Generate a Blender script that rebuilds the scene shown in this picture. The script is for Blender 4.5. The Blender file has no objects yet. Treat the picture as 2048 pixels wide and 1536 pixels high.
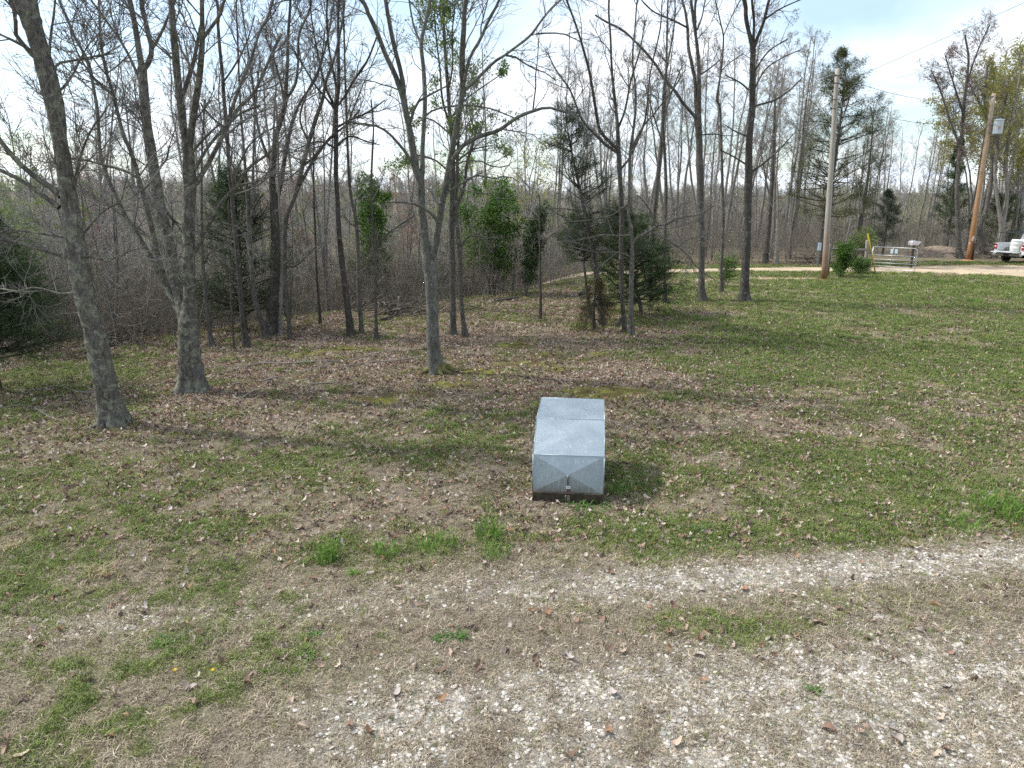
import bpy, math, random
import numpy as np
from mathutils import Vector, Matrix, Euler

# ------------------------------------------------------------------ camera, sky, sun, exposure
scene = bpy.context.scene
COL = scene.collection
R = math.radians
PITCH = R(14.5)
CAM_H = 3.9
FPX = 1422.0                       # focal length in pixels of the 2048 wide photograph

cam_d = bpy.data.cameras.new('camera')
cam_d.sensor_width = 36.0
cam_d.lens = 36.0 * FPX / 2048.0
cam_d.clip_start = 0.1
cam_d.clip_end = 3000.0
cam = bpy.data.objects.new('camera', cam_d)
cam.location = (0, 0, CAM_H)
cam.rotation_euler = (math.pi / 2 - PITCH, 0, 0)
COL.objects.link(cam)
scene.camera = cam

SUN_EL = R(48)
SUN_AZ_VEC = Vector((-0.97, 0.24, 0)).normalized()      # horizontal direction towards the sun
sun_vec = Vector((SUN_AZ_VEC.x * math.cos(SUN_EL), SUN_AZ_VEC.y * math.cos(SUN_EL), math.sin(SUN_EL)))
sl = bpy.data.lights.new('sun', 'SUN')
sl.energy = 2.3
sl.angle = R(1.6)
sl.color = (1.0, 0.965, 0.91)
sun = bpy.data.objects.new('sun', sl)
sun.rotation_euler = sun_vec.to_track_quat('Z', 'Y').to_euler()
sun.location = (-20, 5, 30)
COL.objects.link(sun)

world = bpy.data.worlds.new('World')
scene.world = world
world.use_nodes = True
wn = world.node_tree.nodes
wl = world.node_tree.links
wn.clear()
w_out = wn.new('ShaderNodeOutputWorld')
w_bg = wn.new('ShaderNodeBackground')
w_sky = wn.new('ShaderNodeTexSky')
w_sky.sky_type = 'NISHITA'
w_sky.sun_disc = False
w_sky.sun_elevation = SUN_EL
w_sky.sun_rotation = math.atan2(SUN_AZ_VEC.x, SUN_AZ_VEC.y)
w_sky.air_density = 1.0
w_sky.dust_density = 1.6
w_bg.inputs['Strength'].default_value = 0.105
# thin cloud cover: direction projected on a flat cloud layer
w_tc = wn.new('ShaderNodeTexCoord')
w_sep = wn.new('ShaderNodeSeparateXYZ')
wl.new(w_tc.outputs['Generated'], w_sep.inputs[0])
w_zz = wn.new('ShaderNodeMath'); w_zz.operation = 'MAXIMUM'; w_zz.inputs[1].default_value = 0.0
wl.new(w_sep.outputs['Z'], w_zz.inputs[0])
w_z2 = wn.new('ShaderNodeMath'); w_z2.operation = 'ADD'; w_z2.inputs[1].default_value = 0.16
wl.new(w_zz.outputs[0], w_z2.inputs[0])
w_dx = wn.new('ShaderNodeMath'); w_dx.operation = 'DIVIDE'
w_dy = wn.new('ShaderNodeMath'); w_dy.operation = 'DIVIDE'
wl.new(w_sep.outputs['X'], w_dx.inputs[0]); wl.new(w_z2.outputs[0], w_dx.inputs[1])
wl.new(w_sep.outputs['Y'], w_dy.inputs[0]); wl.new(w_z2.outputs[0], w_dy.inputs[1])
w_cmb = wn.new('ShaderNodeCombineXYZ')
wl.new(w_dx.outputs[0], w_cmb.inputs[0]); wl.new(w_dy.outputs[0], w_cmb.inputs[1])
w_map = wn.new('ShaderNodeMapping')
w_map.inputs['Location'].default_value = (3.3, 1.9, 0)
w_map.inputs['Scale'].default_value = (0.75, 0.75, 1)
wl.new(w_cmb.outputs[0], w_map.inputs[0])
w_n1 = wn.new('ShaderNodeTexNoise')
w_n1.inputs['Scale'].default_value = 1.0
w_n1.inputs['Detail'].default_value = 8.0
w_n1.inputs['Roughness'].default_value = 0.52
w_n1.inputs['Distortion'].default_value = 0.4
wl.new(w_map.outputs[0], w_n1.inputs['Vector'])
w_r1 = wn.new('ShaderNodeValToRGB')
w_r1.color_ramp.elements[0].position = 0.40; w_r1.color_ramp.elements[0].color = (0.22, 0.22, 0.22, 1)
w_r1.color_ramp.elements[1].position = 0.60; w_r1.color_ramp.elements[1].color = (1, 1, 1, 1)
wl.new(w_n1.outputs['Fac'], w_r1.inputs[0])
w_n2 = wn.new('ShaderNodeTexNoise')
w_n2.inputs['Scale'].default_value = 2.6
w_n2.inputs['Detail'].default_value = 6.0
wl.new(w_map.outputs[0], w_n2.inputs['Vector'])
w_r2 = wn.new('ShaderNodeValToRGB')
w_r2.color_ramp.elements[0].position = 0.35; w_r2.color_ramp.elements[0].color = (4.5, 5.05, 5.75, 1)
w_r2.color_ramp.elements[1].position = 0.62; w_r2.color_ramp.elements[1].color = (6.1, 6.35, 6.65, 1)
wl.new(w_n2.outputs['Fac'], w_r2.inputs[0])
w_gain = wn.new('ShaderNodeMix'); w_gain.data_type = 'RGBA'; w_gain.blend_type = 'MULTIPLY'
w_gain.inputs[0].default_value = 1.0
w_gain.inputs[7].default_value = (1.0, 1.08, 1.08, 1)
wl.new(w_sky.outputs[0], w_gain.inputs[6])
w_mix = wn.new('ShaderNodeMix'); w_mix.data_type = 'RGBA'
wl.new(w_r1.outputs[0], w_mix.inputs[0])
wl.new(w_gain.outputs[2], w_mix.inputs[6])
wl.new(w_r2.outputs[0], w_mix.inputs[7])
wl.new(w_mix.outputs[2], w_bg.inputs['Color'])
wl.new(w_bg.outputs[0], w_out.inputs[0])

scene.view_settings.view_transform = 'Standard'
scene.view_settings.look = 'None'
scene.view_settings.exposure = 1.15
scene.view_settings.gamma = 1.0
scene.view_settings.use_curve_mapping = False
scene.render.engine = 'CYCLES'
scene.cycles.max_bounces = 4
scene.cycles.use_denoising = False
scene.cycles.use_adaptive_sampling = True
scene.cycles.adaptive_threshold = 0.02
scene.cycles.diffuse_bounces = 2
scene.cycles.glossy_bounces = 2
scene.cycles.transparent_max_bounces = 6

# ------------------------------------------------------------------ helpers
CP, SP = math.cos(PITCH), math.sin(PITCH)


def ray(u, v):
    a = (u - 1024.0) / FPX
    b = (768.0 - v) / FPX
    return np.array([a, CP + b * SP, -SP + b * CP])


def at(u, v, z=0.0):
    """where the ground is that the photograph shows at this spot"""
    d = ray(u, v)
    t = (z - CAM_H) / d[2]
    return np.array([d[0] * t, d[1] * t, z])


def onY(u, v, Y):
    d = ray(u, v)
    t = Y / d[1]
    return np.array([d[0] * t, Y, CAM_H + d[2] * t])


def px_at(Y, v):
    """metres per photograph pixel at distance Y, height row v"""
    d = ray(1024, v)
    return (Y / d[1]) / FPX


def smooth(a, b, x):
    t = np.clip((x - a) / (b - a), 0, 1)
    return t * t * (3 - 2 * t)


_lat = np.random.default_rng(77).random((256, 256))


def vnoise(x, y):
    xi = np.floor(x).astype(int); yi = np.floor(y).astype(int)
    fx = x - xi; fy = y - yi
    fx = fx * fx * (3 - 2 * fx); fy = fy * fy * (3 - 2 * fy)
    a = _lat[xi & 255, yi & 255]; b = _lat[(xi + 1) & 255, yi & 255]
    c = _lat[xi & 255, (yi + 1) & 255]; d = _lat[(xi + 1) & 255, (yi + 1) & 255]
    return (a * (1 - fx) + b * fx) * (1 - fy) + (c * (1 - fx) + d * fx) * fy


def fbm(x, y, s, oct=4, ox=0.0):
    v = 0; amp = 0.5; tot = 0
    for i in range(oct):
        v = v + amp * vnoise(x * s + 17.3 * i + ox, y * s + 9.1 * i + ox * 1.7)
        tot += amp; amp *= 0.5; s *= 2.03
    return v / tot


EDGE_X = np.array([-60, -26, -14.5, -10.2, -8.7, -6.2, -2.5, 0.5, 3.0, 5.0, 8.0, 40, 90.])
EDGE_Y = np.array([14, 14.5, 17.0, 18.6, 21.2, 24.0, 27.0, 29.5, 33., 40., 47., 50., 52.])


def edge(x):
    return np.interp(x, EDGE_X, EDGE_Y)


def ground_z(x, y):
    x = np.asarray(x, float); y = np.asarray(y, float)
    e = edge(x)
    left = 1 - smooth(-1.0, 6.0, x)
    d = np.maximum(0, y - e - 0.5)
    drop = np.minimum(0.15 * d * d / (d + 2.5), 6.5) * left
    far = smooth(90, 420, y) * (4 + 9 * fbm(x, y, 0.012, 2)) + 5.5 * smooth(55, 190, y) * left
    side = smooth(0, 40, -y) * 0.0
    far = far - 4.5 * smooth(58, 110, y) * (1 - left)
    bump = (fbm(x, y, 0.22, 3) - 0.5) * 0.10 * smooth(3, 14, np.hypot(x, y))
    return -drop + far + bump + side


def gz(x, y):
    return float(ground_z(np.array([x]), np.array([y]))[0])


def on_ground(u, v):
    p = at(u, v)
    for _ in range(3):
        p = at(u, v, gz(p[0], p[1]))
    return p


def mesh_np(name, verts, faces, smooth_shade=True):
    """faces: list of int arrays (n,3) / (n,4)"""
    me = bpy.data.meshes.new(name)
    verts = np.asarray(verts, dtype=np.float32)
    me.vertices.add(len(verts))
    me.vertices.foreach_set('co', verts.ravel())
    loops = []; starts = []; off = 0
    for f in faces:
        f = np.asarray(f, dtype=np.int32)
        if len(f) == 0:
            continue
        loops.append(f.ravel())
        starts.append(off + np.arange(len(f), dtype=np.int32) * f.shape[1])
        off += f.size
    loops = np.concatenate(loops); starts = np.concatenate(starts)
    me.loops.add(len(loops))
    me.loops.foreach_set('vertex_index', loops)
    me.polygons.add(len(starts))
    me.polygons.foreach_set('loop_start', starts)
    me.polygons.foreach_set('use_smooth', np.full(len(starts), bool(smooth_shade)))
    me.update(calc_edges=True)
    return me


def link(name, me, mat=None, parent=None, loc=None):
    o = bpy.data.objects.new(name, me)
    COL.objects.link(o)
    if mat is not None and me is not None and len(me.materials) == 0:
        for m in (mat if isinstance(mat, (list, tuple)) else [mat]):
            me.materials.append(m)
    if parent is not None:
        o.parent = parent
    if loc is not None:
        o.location = loc
    return o


def tag(o, label=None, cat=None, group=None, kind=None):
    if label: o['label'] = label
    if cat: o['category'] = cat
    if group: o['group'] = group
    if kind: o['kind'] = kind
    return o


def thing(name, loc, label, cat, group=None, rz=0.0):
    o = bpy.data.objects.new(name, None)
    o.empty_display_size = 0.3
    COL.objects.link(o)
    o.location = loc
    o.rotation_euler = (0, 0, rz)
    return tag(o, label, cat, group)


class MB:
    """collects simple solids into one mesh"""
    def __init__(s):
        s.v = []; s.f3 = []; s.f4 = []; s.n = 0

    def add(s, v, f3=(), f4=()):
        v = np.asarray(v, float)
        s.v.append(v)
        if len(f3): s.f3.append(np.asarray(f3, int) + s.n)
        if len(f4): s.f4.append(np.asarray(f4, int) + s.n)
        s.n += len(v)

    def box(s, c, size, rz=0.0, M=None, bev=0.0):
        hx, hy, hz = [q / 2 for q in size]
        if bev > 0:
            b = min(bev, hx * .9, hy * .9, hz * .9)
            vs = []
            for sx in (-1, 1):
                for sy in (-1, 1):
                    for sz in (-1, 1):
                        vs += [(sx * (hx - b), sy * (hy - b), sz * hz), (sx * (hx - b), sy * hy, sz * (hz - b)), (sx * hx, sy * (hy - b), sz * (hz - b))]
            bmv = np.array(vs)
            # convex hull by bmesh
            import bmesh
            bm = bmesh.new()
            for q in bmv: bm.verts.new(q)
            r = bmesh.ops.convex_hull(bm, input=bm.verts)
            bmesh.ops.dissolve_limit(bm, angle_limit=0.02, verts=bm.verts, edges=bm.edges)
            bmesh.ops.triangulate(bm, faces=bm.faces)
            bm.verts.index_update()
            v = np.array([q.co[:] for q in bm.verts]); f = np.array([[q.index for q in ff.verts] for ff in bm.faces])
            bm.free()
            f3, f4 = f, ()
        else:
            v = np.array([(x, y, z) for x in (-hx, hx) for y in (-hy, hy) for z in (-hz, hz)])
            f4 = [(0, 1, 3, 2), (4, 6, 7, 5), (0, 4, 5, 1), (2, 3, 7, 6), (0, 2, 6, 4), (1, 5, 7, 3)]
            f3 = ()
        if rz:
            cz, sz_ = math.cos(rz), math.sin(rz)
            v = v @ np.array([[cz, sz_, 0], [-sz_, cz, 0], [0, 0, 1]])
        if M is not None:
            v = v @ np.array(M.to_3x3()).T
        s.add(v + np.asarray(c, float), f3, f4)

    def tube(s, pts, rad, sides=8, cap=True):
        pts = np.asarray(pts, float)
        if np.isscalar(rad): rad = np.full(len(pts), rad)
        v, q = tube_arrays(pts[None], np.asarray(rad, float)[None], sides)
        k = len(pts)
        f3 = []
        if cap:
            v = np.vstack([v, pts[0], pts[-1]])
            a, b = len(v) - 2, len(v) - 1
            for i in range(sides):
                j = (i + 1) % sides
                f3.append((a, j, i)); f3.append((b, (k - 1) * sides + i, (k - 1) * sides + j))
        s.add(v, f3, q)

    def prism(s, poly, y0, y1):
        """polygon in XZ extruded along Y (convex-ish, fan capped)"""
        n = len(poly)
        v = [(p[0], y0, p[1]) for p in poly] + [(p[0], y1, p[1]) for p in poly]
        f4 = [(i, (i + 1) % n, n + (i + 1) % n, n + i) for i in range(n)]
        f3 = [(0, i + 1, i) for i in range(1, n - 1)] + [(n, n + i, n + i + 1) for i in range(1, n - 1)]
        s.add(v, f3, f4)

    def mesh(s, name, smooth_shade=False):
        fs = []
        if s.f3: fs.append(np.concatenate(s.f3))
        if s.f4: fs.append(np.concatenate(s.f4))
        return mesh_np(name, np.concatenate(s.v), fs, smooth_shade)

    def obj(s, name, mat, parent=None, loc=None, smooth_shade=False, rot=None):
        o = link(name, s.mesh(name, smooth_shade), mat, parent, loc)
        if rot is not None: o.rotation_euler = rot
        return o


def unit(v):
    n = np.linalg.norm(v, axis=-1, keepdims=True)
    return v / np.maximum(n, 1e-9)


def tube_arrays(P, Rr, sides):
    """P (N,K,3) Rr (N,K) -> verts, quads"""
    N, K, _ = P.shape
    T = np.empty_like(P)
    T[:, 1:-1] = P[:, 2:] - P[:, :-2]
    T[:, 0] = P[:, 1] - P[:, 0]
    T[:, -1] = P[:, -1] - P[:, -2]
    T = unit(T)
    m = np.abs(T.mean(axis=1))
    ax = np.argmin(m, axis=1)
    ref = np.zeros((N, 1, 3)); ref[np.arange(N), 0, ax] = 1.0
    U = unit(np.cross(T, np.broadcast_to(ref, T.shape)))
    V = np.cross(T, U)
    a = np.arange(sides) * (2 * math.pi / sides)
    ring = U[:, :, None, :] * np.cos(a)[None, None, :, None] + V[:, :, None, :] * np.sin(a)[None, None, :, None]
    verts = P[:, :, None, :] + ring * Rr[:, :, None, None]
    idx = np.arange(N * K * sides).reshape(N, K, sides)
    i0 = idx[:, :-1, :]; i1 = idx[:, 1:, :]
    q = np.stack([i0, np.roll(i0, -1, axis=2), np.roll(i1, -1, axis=2), i1], axis=-1).reshape(-1, 4)
    return verts.reshape(-1, 3), q


def resample(pts, rad, K):
    """Catmull-Rom through the given points, K samples even in length"""
    pts = np.asarray(pts, float); rad = np.asarray(rad, float)
    n = len(pts)
    if n == 2:
        t = np.linspace(0, 1, K)[:, None]
        return pts[0] * (1 - t) + pts[1] * t, rad[0] * (1 - t[:, 0]) + rad[1] * t[:, 0]
    ext = np.vstack([2 * pts[0] - pts[1], pts, 2 * pts[-1] - pts[-2]])
    dense = []; dr = []
    for i in range(n - 1):
        p0, p1, p2, p3 = ext[i:i + 4]
        for t in np.linspace(0, 1, 12, endpoint=False):
            dense.append(0.5 * ((2 * p1) + (-p0 + p2) * t + (2 * p0 - 5 * p1 + 4 * p2 - p3) * t * t + (-p0 + 3 * p1 - 3 * p2 + p3) * t ** 3))
            dr.append(rad[i] * (1 - t) + rad[i + 1] * t)
    dense.append(pts[-1]); dr.append(rad[-1])
    dense = np.array(dense); dr = np.array(dr)
    s = np.concatenate([[0], np.cumsum(np.linalg.norm(np.diff(dense, axis=0), axis=1))])
    q = np.linspace(0, s[-1], K)
    return np.stack([np.interp(q, s, dense[:, k]) for k in range(3)], axis=1), np.interp(q, s, dr)


def grow(rng, P, Rr, n, t0=0.2, t1=1.0, ang=(30, 60), length=(0.3, 0.7), wig=0.18, up=0.05, K=5, tip=0.0032,
         rr=0.6, fixed_len=None, lmin=0.0, slim=0.011):
    """children on every parent branch. P (N,K,3). length relative to the parent's length"""
    N, PK, _ = P.shape
    L = np.linalg.norm(np.diff(P, axis=1), axis=2).sum(axis=1)
    if np.isscalar(n):
        n = np.full(N, n)
    n = np.asarray(n, int)
    idx = np.repeat(np.arange(N), n)
    M = len(idx)
    if M == 0:
        return np.zeros((0, K, 3)), np.zeros((0, K))
    t = t0 + (t1 - t0) * rng.random(M) ** 0.85
    f = t * (PK - 1)
    i = np.minimum(f.astype(int), PK - 2)
    w = (f - i)[:, None]
    base = P[idx, i] * (1 - w) + P[idx, i + 1] * w
    tan = unit(P[idx, i + 1] - P[idx, i])
    r0 = Rr[idx, i] * (1 - w[:, 0]) + Rr[idx, i + 1] * w[:, 0]
    rv = unit(rng.normal(size=(M, 3)))
    perp = unit(np.cross(tan, rv))
    a = np.radians(rng.uniform(ang[0], ang[1], M))[:, None]
    d = tan * np.cos(a) + perp * np.sin(a)
    if fixed_len is not None:
        ln = rng.uniform(fixed_len[0], fixed_len[1], M) * (1.15 - 0.6 * t)
    else:
        ln = L[idx] * rng.uniform(length[0], length[1], M) * (1.1 - 0.55 * t)
    ln = np.maximum(ln, lmin)
    rb = np.minimum(r0 * rr, ln * slim + tip)
    pts = np.empty((M, K, 3)); pts[:, 0] = base
    seg = (ln / (K - 1))[:, None]
    upv = np.array([0, 0, 1.0])
    for k in range(1, K):
        pts[:, k] = pts[:, k - 1] + d * seg
        d = unit(d + rng.normal(size=(M, 3)) * wig + upv * up)
    tt = np.linspace(0, 1, K)[None]
    rad = rb[:, None] * (1 - tt) + np.minimum(tip, rb)[:, None] * tt
    return pts, rad


def leaf_quads(rng, P, n, size, spread=0.05, droop=0.0, aspect=0.5, t0=0.3, along=0.5):
    """small pointed leaves around the given twigs; returns verts, quads"""
    N, K, _ = P.shape
    M = n
    idx = rng.integers(0, N, M)
    t = t0 + (1 - t0) * rng.random(M)
    f = t * (K - 1); i = np.minimum(f.astype(int), K - 2); w = (f - i)[:, None]
    c = P[idx, i] * (1 - w) + P[idx, i + 1] * w + rng.normal(size=(M, 3)) * spread
    tan = unit(P[idx, i + 1] - P[idx, i])
    d = unit(tan * along + rng.normal(size=(M, 3)) * 0.6 + np.array([0, 0, -droop]))
    s = unit(np.cross(d, rng.normal(size=(M, 3))))
    ln = rng.uniform(size[0], size[1], M)[:, None]
    wd = ln * aspect
    nrm = np.cross(d, s)
    v = np.stack([c, c + d * ln * 0.45 + s * wd * 0.5 + nrm * ln * 0.08, c + d * ln, c + d * ln * 0.45 - s * wd * 0.5 + nrm * ln * 0.08], axis=1).reshape(-1, 3)
    q = np.arange(M * 4).reshape(M, 4)
    return v, q


def stack(parts):
    """join (verts, quads) pairs"""
    vs = []; qs = []; o = 0
    for v, q in parts:
        vs.append(v); qs.append(q + o); o += len(v)
    return np.concatenate(vs), np.concatenate(qs)


# ------------------------------------------------------------------ materials
def new_mat(name):
    m = bpy.data.materials.new(name)
    m.use_nodes = True
    nt = m.node_tree
    return m, nt.nodes, nt.links, nt.nodes['Principled BSDF']


def noise(n, l, scale, detail=4, rough=0.55, vec=None, dist=0.0):
    t = n.new('ShaderNodeTexNoise')
    t.inputs['Scale'].default_value = scale
    t.inputs['Detail'].default_value = detail
    t.inputs['Roughness'].default_value = rough
    t.inputs['Distortion'].default_value = dist
    if vec is not None: l.new(vec, t.inputs['Vector'])
    return t


def ramp(n, l, fac, stops):
    r = n.new('ShaderNodeValToRGB')
    cr = r.color_ramp
    while len(cr.elements) < len(stops): cr.elements.new(0.5)
    for e, (p, c) in zip(cr.elements, stops):
        e.position = p; e.color = (*c, 1) if len(c) == 3 else c
    l.new(fac, r.inputs[0])
    return r


def mixc(n, l, fac, a, b, mode='MIX'):
    m = n.new('ShaderNodeMix'); m.data_type = 'RGBA'; m.blend_type = mode
    for s, x in ((0, fac), (6, a), (7, b)):
        if isinstance(x, (int, float)): m.inputs[s].default_value = x
        elif isinstance(x, tuple): m.inputs[s].default_value = (*x, 1) if len(x) == 3 else x
        else: l.new(x, m.inputs[s])
    return m.outputs[2]


def mapping(n, l, scale, src='Object'):
    tc = n.new('ShaderNodeTexCoord'); mp = n.new('ShaderNodeMapping')
    mp.inputs['Scale'].default_value = scale
    l.new(tc.outputs[src], mp.inputs[0])
    return mp.outputs[0]


def bump(n, l, b, h, strength=0.5, dist=0.02):
    bp = n.new('ShaderNodeBump')
    bp.inputs['Strength'].default_value = strength
    bp.inputs['Distance'].default_value = dist
    l.new(h, bp.inputs['Height'])
    l.new(bp.outputs[0], b.inputs['Normal'])


def bark(name, dark, light, lichen=0.0, lichen_c=(0.31, 0.325, 0.235), moss=0.0):
    m, n, l, b = new_mat(name)
    oi = n.new('ShaderNodeObjectInfo')
    v = mapping(n, l, (1, 1, 0.35))
    v2 = mapping(n, l, (1, 1, 1))
    n1 = noise(n, l, 22, 6, 0.65, v, 0.6)
    r1 = ramp(n, l, n1.outputs['Fac'], [(0.30, dark), (0.70, light)])
    n0 = noise(n, l, 2.2, 3, 0.5, v2)
    r0 = ramp(n, l, n0.outputs['Fac'], [(0.3, (0.72, 0.70, 0.68)), (0.7, (1.15, 1.15, 1.15))])
    c = mixc(n, l, 1.0, r1.outputs[0], r0.outputs[0], 'MULTIPLY')
    rr = ramp(n, l, oi.outputs['Random'], [(0.0, (0.8, 0.79, 0.78)), (1.0, (1.18, 1.17, 1.14))])
    c = mixc(n, l, 1.0, c, rr.outputs[0], 'MULTIPLY')
    if lichen > 0:
        n2 = noise(n, l, 7.5, 5, 0.6, v2, 0.8)
        r2 = ramp(n, l, n2.outputs['Fac'], [(0.64 - lichen * 0.12, (0, 0, 0)), (0.69 - lichen * 0.11, (1, 1, 1))])
        n3 = noise(n, l, 45, 3, 0.6, v2)
        r3 = ramp(n, l, n3.outputs['Fac'], [(0.3, tuple(x * 0.55 for x in lichen_c)), (0.7, lichen_c)])
        f = n.new('ShaderNodeMath'); f.operation = 'MULTIPLY'; f.inputs[1].default_value = 0.8
        l.new(r2.outputs[0], f.inputs[0])
        c = mixc(n, l, f.outputs[0], c, r3.outputs[0])
        # pale bleached blotches
        n5 = noise(n, l, 5.0, 4, 0.6, v2, 1.2)
        r5 = ramp(n, l, n5.outputs['Fac'], [(0.60, (0, 0, 0)), (0.68, (0.6, 0.6, 0.6))])
        c = mixc(n, l, r5.outputs[0], c, (0.33, 0.32, 0.30))
    l.new(c, b.inputs['Base Color'])
    b.inputs['Roughness'].default_value = 0.95
    b.inputs['Specular IOR Level'].default_value = 0.15
    n4 = noise(n, l, 30, 5, 0.7, v)
    bump(n, l, b, n4.outputs['Fac'], 1.0, 0.05)
    return m


def flat(name, col, rough=0.8, metal=0.0, var=0.15, scale=12.0, bmp=0.0, spec=0.3):
    m, n, l, b = new_mat(name)
    v = mapping(n, l, (1, 1, 1))
    n1 = noise(n, l, scale, 5, 0.6, v)
    r1 = ramp(n, l, n1.outputs['Fac'], [(0.3, tuple(x * (1 - var) for x in col)), (0.7, tuple(min(1, x * (1 + var)) for x in col))])
    l.new(r1.outputs[0], b.inputs['Base Color'])
    b.inputs['Roughness'].default_value = rough
    b.inputs['Metallic'].default_value = metal
    b.inputs['Specular IOR Level'].default_value = spec
    if bmp: bump(n, l, b, n1.outputs['Fac'], bmp, 0.01)
    return m


def leafmat(name, c0, c1, trans=0.25, rough=0.6):
    m, n, l, b = new_mat(name)
    g = n.new('ShaderNodeNewGeometry')
    r = ramp(n, l, g.outputs['Random Per Island'], [(0.0, c0), (1.0, c1)])
    v = mapping(n, l, (1, 1, 1))
    n1 = noise(n, l, 1.4, 3, 0.5, v)
    r1 = ramp(n, l, n1.outputs['Fac'], [(0.3, (0.72, 0.72, 0.72)), (0.7, (1.2, 1.2, 1.2))])
    c = mixc(n, l, 1.0, r.outputs[0], r1.outputs[0], 'MULTIPLY')
    l.new(c, b.inputs['Base Color'])
    b.inputs['Roughness'].default_value = rough
    b.inputs['Specular IOR Level'].default_value = 0.2
    if trans > 0:
        tr = n.new('ShaderNodeBsdfTranslucent')
        l.new(c, tr.inputs['Color'])
        mx = n.new('ShaderNodeMixShader'); mx.inputs[0].default_value = trans
        out = n['Material Output']
        l.new(b.outputs[0], mx.inputs[1]); l.new(tr.outputs[0], mx.inputs[2])
        l.new(mx.outputs[0], out.inputs['Surface'])
    return m


def tintmat(name, rough=0.8, trans=0.0, spec=0.2, edge_dark=None):
    """colour comes from the scatter point's own tint"""
    m, n, l, b = new_mat(name)
    a = n.new('ShaderNodeAttribute'); a.attribute_type = 'INSTANCER'; a.attribute_name = 'tint'
    g = n.new('ShaderNodeNewGeometry')
    r = ramp(n, l, g.outputs['Random Per Island'], [(0.0, (0.45, 0.47, 0.45)), (1.0, (1.5, 1.45, 1.4))])
    c = mixc(n, l, 1.0, a.outputs['Color'], r.outputs[0], 'MULTIPLY')
    l.new(c, b.inputs['Base Color'])
    b.inputs['Roughness'].default_value = rough
    b.inputs['Specular IOR Level'].default_value = spec
    if trans > 0:
        tr = n.new('ShaderNodeBsdfTranslucent')
        l.new(c, tr.inputs['Color'])
        mx = n.new('ShaderNodeMixShader'); mx.inputs[0].default_value = trans
        l.new(b.outputs[0], mx.inputs[1]); l.new(tr.outputs[0], mx.inputs[2])
        l.new(mx.outputs[0], n['Material Output'].inputs['Surface'])
    return m


M_BARK_L = bark('bark_lichen', (0.060, 0.056, 0.049), (0.235, 0.227, 0.206), 1.0)
M_BARK_G = bark('bark_grey', (0.052, 0.048, 0.042), (0.185, 0.176, 0.158), 0.35, (0.24, 0.27, 0.20))
M_BARK_D = bark('bark_dark', (0.044, 0.040, 0.036), (0.150, 0.140, 0.126), 0.2, (0.20, 0.22, 0.17))
M_BARK_O = bark('bark_oak', (0.060, 0.061, 0.054), (0.200, 0.204, 0.183), 0.4, (0.23, 0.27, 0.21))
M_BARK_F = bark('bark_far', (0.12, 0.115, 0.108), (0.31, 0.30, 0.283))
M_BARK_P = bark('bark_pale', (0.16, 0.15, 0.135), (0.33, 0.315, 0.29), 0.3)
M_TWIG = flat('twig_bark', (0.145, 0.137, 0.129), 0.9, var=0.3, scale=3, spec=0.1)
M_TWIG_F = flat('twig_far', (0.295, 0.283, 0.268), 0.9, var=0.3, scale=1.5, spec=0.1)  # paler and greyer than near twigs, colour standing in for distance haze
M_CEDAR = leafmat('cedar_needles', (0.032, 0.058, 0.022), (0.085, 0.125, 0.048), 0.12, 0.7)
M_CEDAR2 = leafmat('cedar_grey_needles', (0.045, 0.060, 0.038), (0.098, 0.118, 0.074), 0.1, 0.75)
M_PINE = leafmat('pine_needles', (0.05, 0.062, 0.018), (0.11, 0.12, 0.042), 0.15, 0.7)
M_DEADCED = leafmat('withered_needles', (0.045, 0.043, 0.016), (0.085, 0.072, 0.03), 0.1, 0.8)
M_GREEN = leafmat('young_leaves', (0.13, 0.20, 0.04), (0.25, 0.34, 0.09), 0.4)
M_GREEN_D = leafmat('vine_leaves', (0.04, 0.095, 0.015), (0.12, 0.21, 0.04), 0.25)
M_YGREEN = leafmat('yellow_green_leaves', (0.22, 0.22, 0.045), (0.36, 0.34, 0.10), 0.4)
M_BUD_R = leafmat('red_buds', (0.24, 0.125, 0.105), (0.38, 0.24, 0.21), 0.3)
M_BUD_T = leafmat('tan_buds', (0.24, 0.18, 0.13), (0.36, 0.28, 0.20), 0.3)
M_WOODGREY = flat('weathered_wood', (0.24, 0.225, 0.20), 0.9, var=0.3, scale=25, bmp=0.4)
M_STICK = flat('dead_wood', (0.235, 0.22, 0.195), 0.9, var=0.35, scale=15, bmp=0.3)
M_LOG = flat('dark_log', (0.06, 0.054, 0.047), 0.95, var=0.4, scale=14, bmp=0.5)

# ------------------------------------------------------------------ ground
def polydist(x, y, pts):
    best = np.full(np.shape(x), 1e9)
    for (x0, y0), (x1, y1) in zip(pts[:-1], pts[1:]):
        dx, dy = x1 - x0, y1 - y0
        t = np.clip(((x - x0) * dx + (y - y0) * dy) / (dx * dx + dy * dy), 0, 1)
        best = np.minimum(best, np.hypot(x - x0 - t * dx, y - y0 - t * dy))
    return best


def gl(*uv):
    return [tuple(at(u, v)[:2]) for u, v in uv]


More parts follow.
